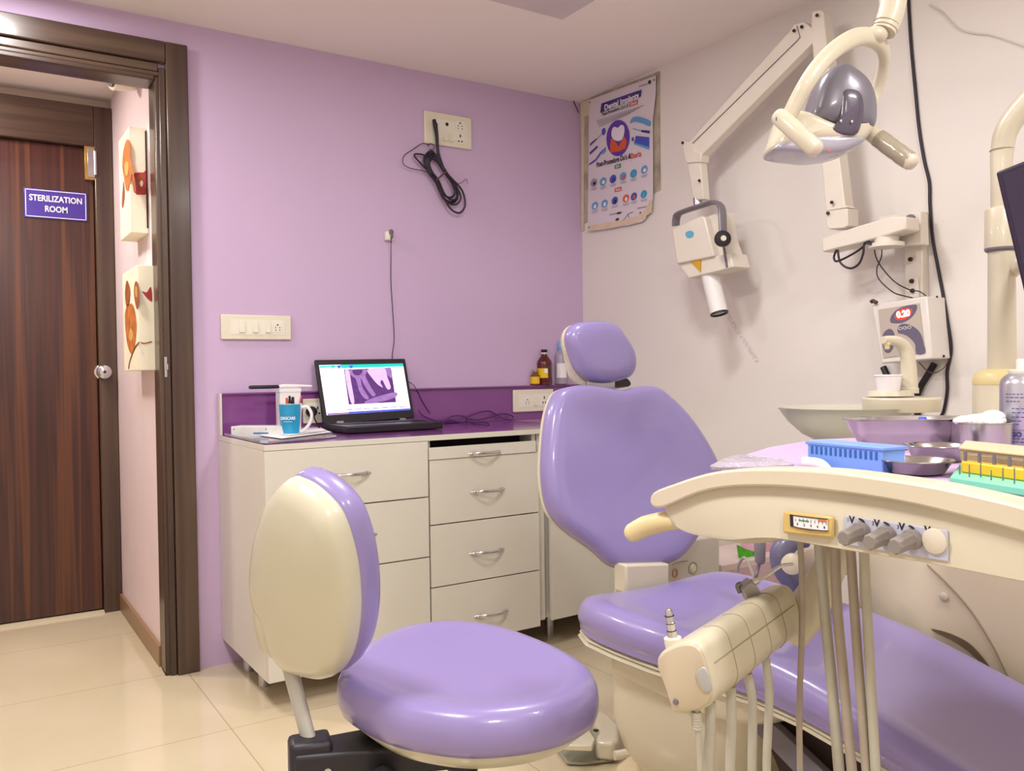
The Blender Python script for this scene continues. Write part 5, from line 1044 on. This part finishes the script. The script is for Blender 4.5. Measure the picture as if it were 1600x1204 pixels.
# kidney dish
m_ss = mat('polished_steel', (190, 186, 186), .2, metal=1, var=.04, vscale=12)
kc = D(1428, 690, 1.48); Rh = V((RX.x, RX.y, 0)).normalized(); Fh = V((FW.x, FW.y, 0)).normalized()
def kid(s, z, bend=.03): 
    out = []
    for i in range(48):
        t = 2*PI*i/48; u = math.cos(t); v2 = math.sin(t); out.append(V((kc.x, kc.y, ZM))+Rh*(.122*s*u)+Fh*(.058*s*v2-bend*(u*u)*0.6*s+.010)+V((0, 0, z)))
    return out
kd = thing('kidney_dish', (kc.x, kc.y, ZM), 'stainless steel kidney dish on the lilac mat', 'dish')
q = MB(); q.loft([kid(.66, .0), kid(.76, .004), kid(.90, .030), kid(.98, .050), kid(1.03, .052), kid(1.03, .0535), kid(.965, .0525), kid(.87, .028), kid(.70, .003)]); q.build('dish', m_ss, kd, ang=50)
q = MB(); q.pillow([V((kc.x, kc.y, ZM+.03))+Rh*(.02+.014*math.cos(t))+Fh*(.01+.012*math.sin(t)) for t in [2*PI*i/8 for i in range(8)]], (0, 0, 1), [(1, -.02), (1, 0), (.9, .012), (.4, .024)], 2); tag(q.build('blue_wrapper', mat('wrap_blue', (66, 96, 206), .4)), 'small blue crumpled wrapper inside the steel kidney dish', 'wrapper')
def steelbowl(px, py, d, prof, label, name='steel_bowl', grp=None):
    c = D(px, py, d); c.z = ZM
    t = thing(name, c, label, 'bowl', grp); q = MB(); q.lathe(prof, c, (0, 0, 1), 40); q.build('bowl', m_ss, t, ang=50); return c
steelbowl(1432, 738, 1.13, [(.026, 0), (.034, .003), (.043, .017), (.0465, .0185), (.046, .020), (.042, .018), (.033, .005), (.02, .003)], 'nearer of the two small shallow steel bowls on the tray')
steelbowl(1465, 718, 1.28, [(.026, 0), (.034, .003), (.044, .022), (.0475, .0235), (.047, .025), (.043, .023), (.033, .005), (.02, .003)], 'farther small shallow steel bowl behind the nearer one, beside the yellow bur stand')
cc = steelbowl(1533, 704, 1.42, [(.042, 0), (.045, .002), (.046, .046), (.048, .047), (.0478, .049), (.0445, .048), (.043, .004), (.02, .003)], 'straight sided steel pot full of cotton wool beside the kidney dish', 'cotton_pot')
q = MB(); random.seed(11)
for i in range(9):
    a = i*2.4; rr_ = .030*math.sqrt(i/9); q.ell((cc.x+rr_*math.cos(a), cc.y+rr_*math.sin(a), ZM+.045+random.uniform(0, .008)), (.018, .018, .012))
q.ell((cc.x+Rh.x*.02, cc.y+Rh.y*.02, ZM+.056), (.022, .018, .012)); q.ell((cc.x-Rh.x*.025, cc.y-Rh.y*.025, ZM+.05), (.026, .018, .009))
tag(q.build('cotton_wool', mat('cotton', (240, 238, 238), .9, bump=.6, bscale=200), kind='stuff'), 'white cotton wool heaped in the steel pot', 'cotton wool')
# bur stand: mint base, yellow insert, clear lid, burs
G = [T(1484, 757), T(1730, 797), T(1730, 757), T(1500, 735)]
bs_ = thing('bur_stand', G[0], 'mint green bur stand with yellow insert and clear lid at the right of the tray', 'bur stand')
q = MB(); q.prism(G, (0, 0, .010)); q.build('mint_base', mat('mint', (120, 206, 172), .4), bs_, bev=.002)
ub = (G[1]-G[0]); wb = ub.length; ub.normalize(); nb = (G[3]-G[0]); db = nb.length; nb.normalize()
def Gp(u, v, z): return G[0]+ub*u+nb*v+V((0, 0, z))
q = MB(); q.prism([Gp(.012, db*.35, .010), Gp(wb-.01, db*.35, .010), Gp(wb-.01, db, .010), Gp(.012, db, .010)], (0, 0, .014)); q.build('yellow_insert', mat('insert_yellow', (232, 186, 30), .35, coat=.2), bs_, bev=.002)
q = MB(); q.prism([Gp(.008, db*.5, .022), Gp(wb, db*.5, .022), Gp(wb, db+.03, .022), Gp(.008, db+.03, .022)], (0, 0, .014)); q.build('clear_lid', mat('lid_amber', (246, 234, 196), .15, trans=.85, ior=1.15), bs_, bev=.003)
q = MB(); q.prism([Gp(.006, db*.5, .0362), Gp(wb, db*.5, .0362), Gp(wb, db+.035, .0362), Gp(.006, db+.035, .0362)], (0, 0, .003)); q.build('lid_top', mat('lid_beige', (206, 188, 152), .35), bs_, bev=.001)
for i in range(7):
    b0 = Gp(.012+.016*i, db*(.14 if i % 2 else .22), .009); q = MB(); q.cyl(b0, b0+V((0, 0, .013+.003*(i % 3))), .0009, .0006, 6); q.build('bur', m_gry, bs_)
for i in range(5):
    b0 = Gp(.018+.022*i, db*.42, .024); q = MB(); q.cyl(b0, b0+V((0, 0, .012)), .0022, .0022, 8); q.build('bur_head', m_gry, bs_)
# spray can
ca_ = D(1597, 700, 1.44); ca_.z = ZM
cn = thing('spray_can', ca_, 'silver spray can with purple lettering at the right edge of the tray', 'can')
q = MB(); zt_ = D(1597, 600, 1.44).z-ZM; q.lathe([(.030, 0), (.0335, .003), (.0335, zt_), (.031, zt_+.009), (.024, zt_+.016), (.0185, zt_+.019)], ca_, (0, 0, 1), 40); q.build('can_body', mat('can_silver', (196, 196, 206), .28, metal=.75, var=.02), cn, ang=50)
q = MB(); q.lathe([(.019, zt_+.018), (.0205, zt_+.021), (.0205, zt_+.024), (.016, zt_+.025), (.009, zt_+.025), (.009, zt_+.04), (.007, zt_+.043)], ca_, (0, 0, 1), 28); q.build('valve_cap', m_platein, cn, ang=50)
q = MB(); tc_ = (CAM-ca_); tc_.z = 0; a0 = math.atan2(tc_.y, tc_.x)
m_ink = mat('ink_purple', (86, 74, 140), .5)
def canline(a1, a2, z, hgt):
    th = [a0+a1+(a2-a1)*i/8 for i in range(9)]; q.loft([[ca_+V((math.cos(t)*.0338, math.sin(t)*.0338, z+dz)) for t in th] for dz in (0, hgt)], False, False, closed=False)
random.seed(4)
for k_, (z, n) in enumerate(((.100, 5), (.094, 5), (.087, 4), (.074, 3), (.067, 3), (.059, 3), (.052, 2), (.046, 2), (.020, 3), (.014, 3))):
    a = -.75+(.0 if k_ < 3 else .3)
    for i in range(n):
        L2 = random.uniform(.10, .2); canline(a, a+L2, z*zt_/.118, .0016); a += L2+.05
canline(-.45, .8, .036*zt_/.118, .0007)
q.build('printed_text', m_ink, cn, kind='stuff')
q = MB(); Mt = plane_M(ca_+V((math.cos(a0-.25)*.0342, math.sin(a0-.25)*.0342, .028*zt_/.118)), V((-math.sin(a0-.25), math.cos(a0-.25), 0)), V((0, 0, 1))); q.text('GO', .011, Mt, ext=.0003, bold=.0004); canline(-1.45, -1.1, .045, .009); q.build('logo', m_ink, cn)
# ------------------------------------------------------------------ suction holder, box, bag behind the seat
m_sl = mat('slate_plastic', (104, 102, 128), .35, coat=.2)
sh_ = thing('suction_holder', D(1240, 880, 1.95), 'slate grey suction tube holder with cream bracket beside the spittoon unit', 'tube holder')
q = MB(); q.tube([D(1262, 842, 1.92), D(1236, 845, 1.92), D(1222, 862, 1.92), D(1224, 885, 1.92), D(1240, 905, 1.92), D(1262, 925, 1.93)], [.018, .024, .026, .026, .028, .026], 16, 5); q.build('slate_body', m_sl, sh_, ang=80)
q = MB(); q.lathe([(.05, 0), (.052, .01), (.048, .03), (.03, .04)], D(1268, 885, 1.98), -FW, 28); q.build('bracket_disc', mat('bracket_taupe', (176, 160, 144), .4), sh_)
q = MB(); q.tube([D(1268, 885, 2.0), D(1300, 880, 2.1), D(1320, 880, 2.2)], .03, 14); q.build('bracket_arm', m_cream, sh_)
q = MB(); q.lathe([(.018, 0), (.024, .01), (.022, .025), (.010, .03)], D(1240, 880, 1.88), (-.8, -.4, .1), 16); q.build('swivel_cap', m_cream, sh_)
eb = PY(1125, 900, -1.2); e1 = PY(1030, 900, -1.2)
wb_ = thing('waste_box', ((eb.x+e1.x)/2, -1.1, 0), 'white equipment box with round dial standing behind the dental chair', 'box')
zt2 = PY(1110, 838, -1.2).z
q = MB(); q.bb((e1.x, -1.2, 0), (eb.x, -.98, zt2)); q.build('cabinet_body', m_lamside, wb_, bev=.006)
c = PY(1082, 887, -1.2)
q = MB(); q.lathe([(.018, 0), (.018, .002), (.016, .0025), (.016, .0005)], c, (0, -1, 0), 24); q.lathe([(.012, 0), (.010, .006), (.001, .006)], c, (0, -1, 0), 20); q.build('dial', m_plate, wb_, bev=.0004)
q = MB(); q.tube([c+V((.018*math.cos(t), -.002, .018*math.sin(t))) for t in [2*PI*i/16 for i in range(16)]], .0012, 5, 2, closed=True); q.build('dial_ring', m_gry, wb_)
c = PY(1054, 895, -1.2); q = MB(); q.tube([c+V((.010*math.cos(t), -.002, .013*math.sin(t))) for t in [2*PI*i/16 for i in range(16)]], .0016, 5, 2, closed=True); q.build('red_mark', mat('red_mark', (196, 120, 96), .5), wb_)
q = MB(); q.tube([PY(1050, 882, -1.201), PY(1060, 878, -1.201), PY(1074, 876, -1.201)], .0009, 5); q.build('label_line', m_gry, wb_)
# low cabinet with pink bag and green packet
l0 = PY(1128, 900, -1.18); l1 = PY(1240, 900, -1.18); zt3 = PY(1160, 878, -1.18).z
lc = thing('side_cabinet', ((l0.x+l1.x)/2, -1.05, 0), 'pinkish white low cabinet beside the white equipment box', 'cabinet')
q = MB(); q.bb((l0.x+.006, -1.17, 0), (-.02, -.95, zt3)); q.build('cabinet_body', mat('pinkish_laminate', (220, 200, 196), .4), lc, bev=.004)
q = MB(); q.bb((l0.x+.02, -1.1715, .05), (-.04, -1.17, zt3-.02)); q.build('door', mat('pink_door', (206, 172, 178), .4), lc, bev=.001)
q = MB(); yy = -1.08
O = [PY(a, b, yy) for a, b in ((1170, 862), (1176, 846), (1195, 838), (1225, 836), (1245, 850), (1245, 873), (1180, 874))]
q.pillow(O, (0, -1, 0), [(.9, -.05), (1, -.03), (1.02, 0), (.9, .03), (.5, .045)], 4); tag(q.build('pink_cloth', mat('pink_cloth', (216, 168, 180), .8, var=.08, vscale=20, bump=.6, bscale=25)), 'folded pink cloth on the low cabinet behind the seat', 'cloth')
q = MB(); O = [PY(a, b, -1.14) for a, b in ((1155, 852), (1164, 857), (1180, 862), (1210, 868), (1210, 873), (1158, 873))]
q.prism(O, (0, .012, 0)); tag(q.build('green_packet', mat('packet_green', (70, 176, 24), .35, var=.2, vscale=60, bump=.5)), 'bright green packet on the low cabinet in front of the pink cloth', 'packet')
ds = 2.02
ej = thing('saliva_ejector', D(1187, 858, ds), 'grey ribbed suction tube end hanging beside the green packet', 'dental tool')
q = MB(); q.lathe([(.0135, 0), (.0145, .004), (.012, .055), (.008, .06)], D(1187, 841, ds), (0.02, 0, -1), 20, False, True); q.build('tube_end', mat('tube_grey', (136, 130, 132), .4), ej, ang=50)
q = MB(); q.cyl(D(1187, 840.5, ds), D(1187, 840, ds), .0135); q.build('tube_mouth', m_hole, ej)
q = MB(); q.tube([D(1187, 876, ds), D(1184, 890, ds), D(1180, 905, ds), D(1176, 935, ds+.05)], .004, 8); q.build('thin_tube', m_gry, ej)
q = MB(); q.tube([D(1180, 905, ds), D(1165, 872, ds+.02), D(1155, 880, ds+.04), D(1152, 892, ds+.05)], .0035, 8); q.build('bent_tube', m_hose2, ej)
# ------------------------------------------------------------------ camera, world, view
cd = bpy.data.cameras.new('camera'); co = bpy.data.objects.new('camera', cd); COL.objects.link(co)
cd.sensor_width = 36; cd.sensor_fit = 'HORIZONTAL'; cd.lens = FOC/1600*36; cd.clip_start = .02
Mc = Mx((RX, UP, -FW)).transposed().to_4x4(); Mc.translation = CAM; co.matrix_world = Mc; SC.camera = co
lights([
 (-2.35, -.38, .09, 6, 'round downlight nearest the dark door frame'),
 (-1.0, -3.1, .16, 10, 'round downlight above the delivery tray'),
 (-2.5, -2.0, .16, 15, 'round downlight above the stool side of the room'),
 (-1.1, -1.5, .13, 7, 'round downlight above the headrest of the dental chair'),
 (-2.3, -3.7, .16, 12, 'round downlight behind the viewer'),
 (-2.6, .55, .12, 11, 'round downlight in the corridor', (1, .94, .84)),
])
w = bpy.data.worlds.new('world'); SC.world = w; w.use_nodes = True
w.node_tree.nodes['Background'].inputs[0].default_value = (1, .95, .9, 1); w.node_tree.nodes['Background'].inputs[1].default_value = .3
SC.view_settings.view_transform = 'Standard'; SC.view_settings.look = 'None'; SC.view_settings.gamma = 1; SC.view_settings.use_curve_mapping = False
SC.view_settings.exposure = EXPO
bpy.context.view_layer.update()
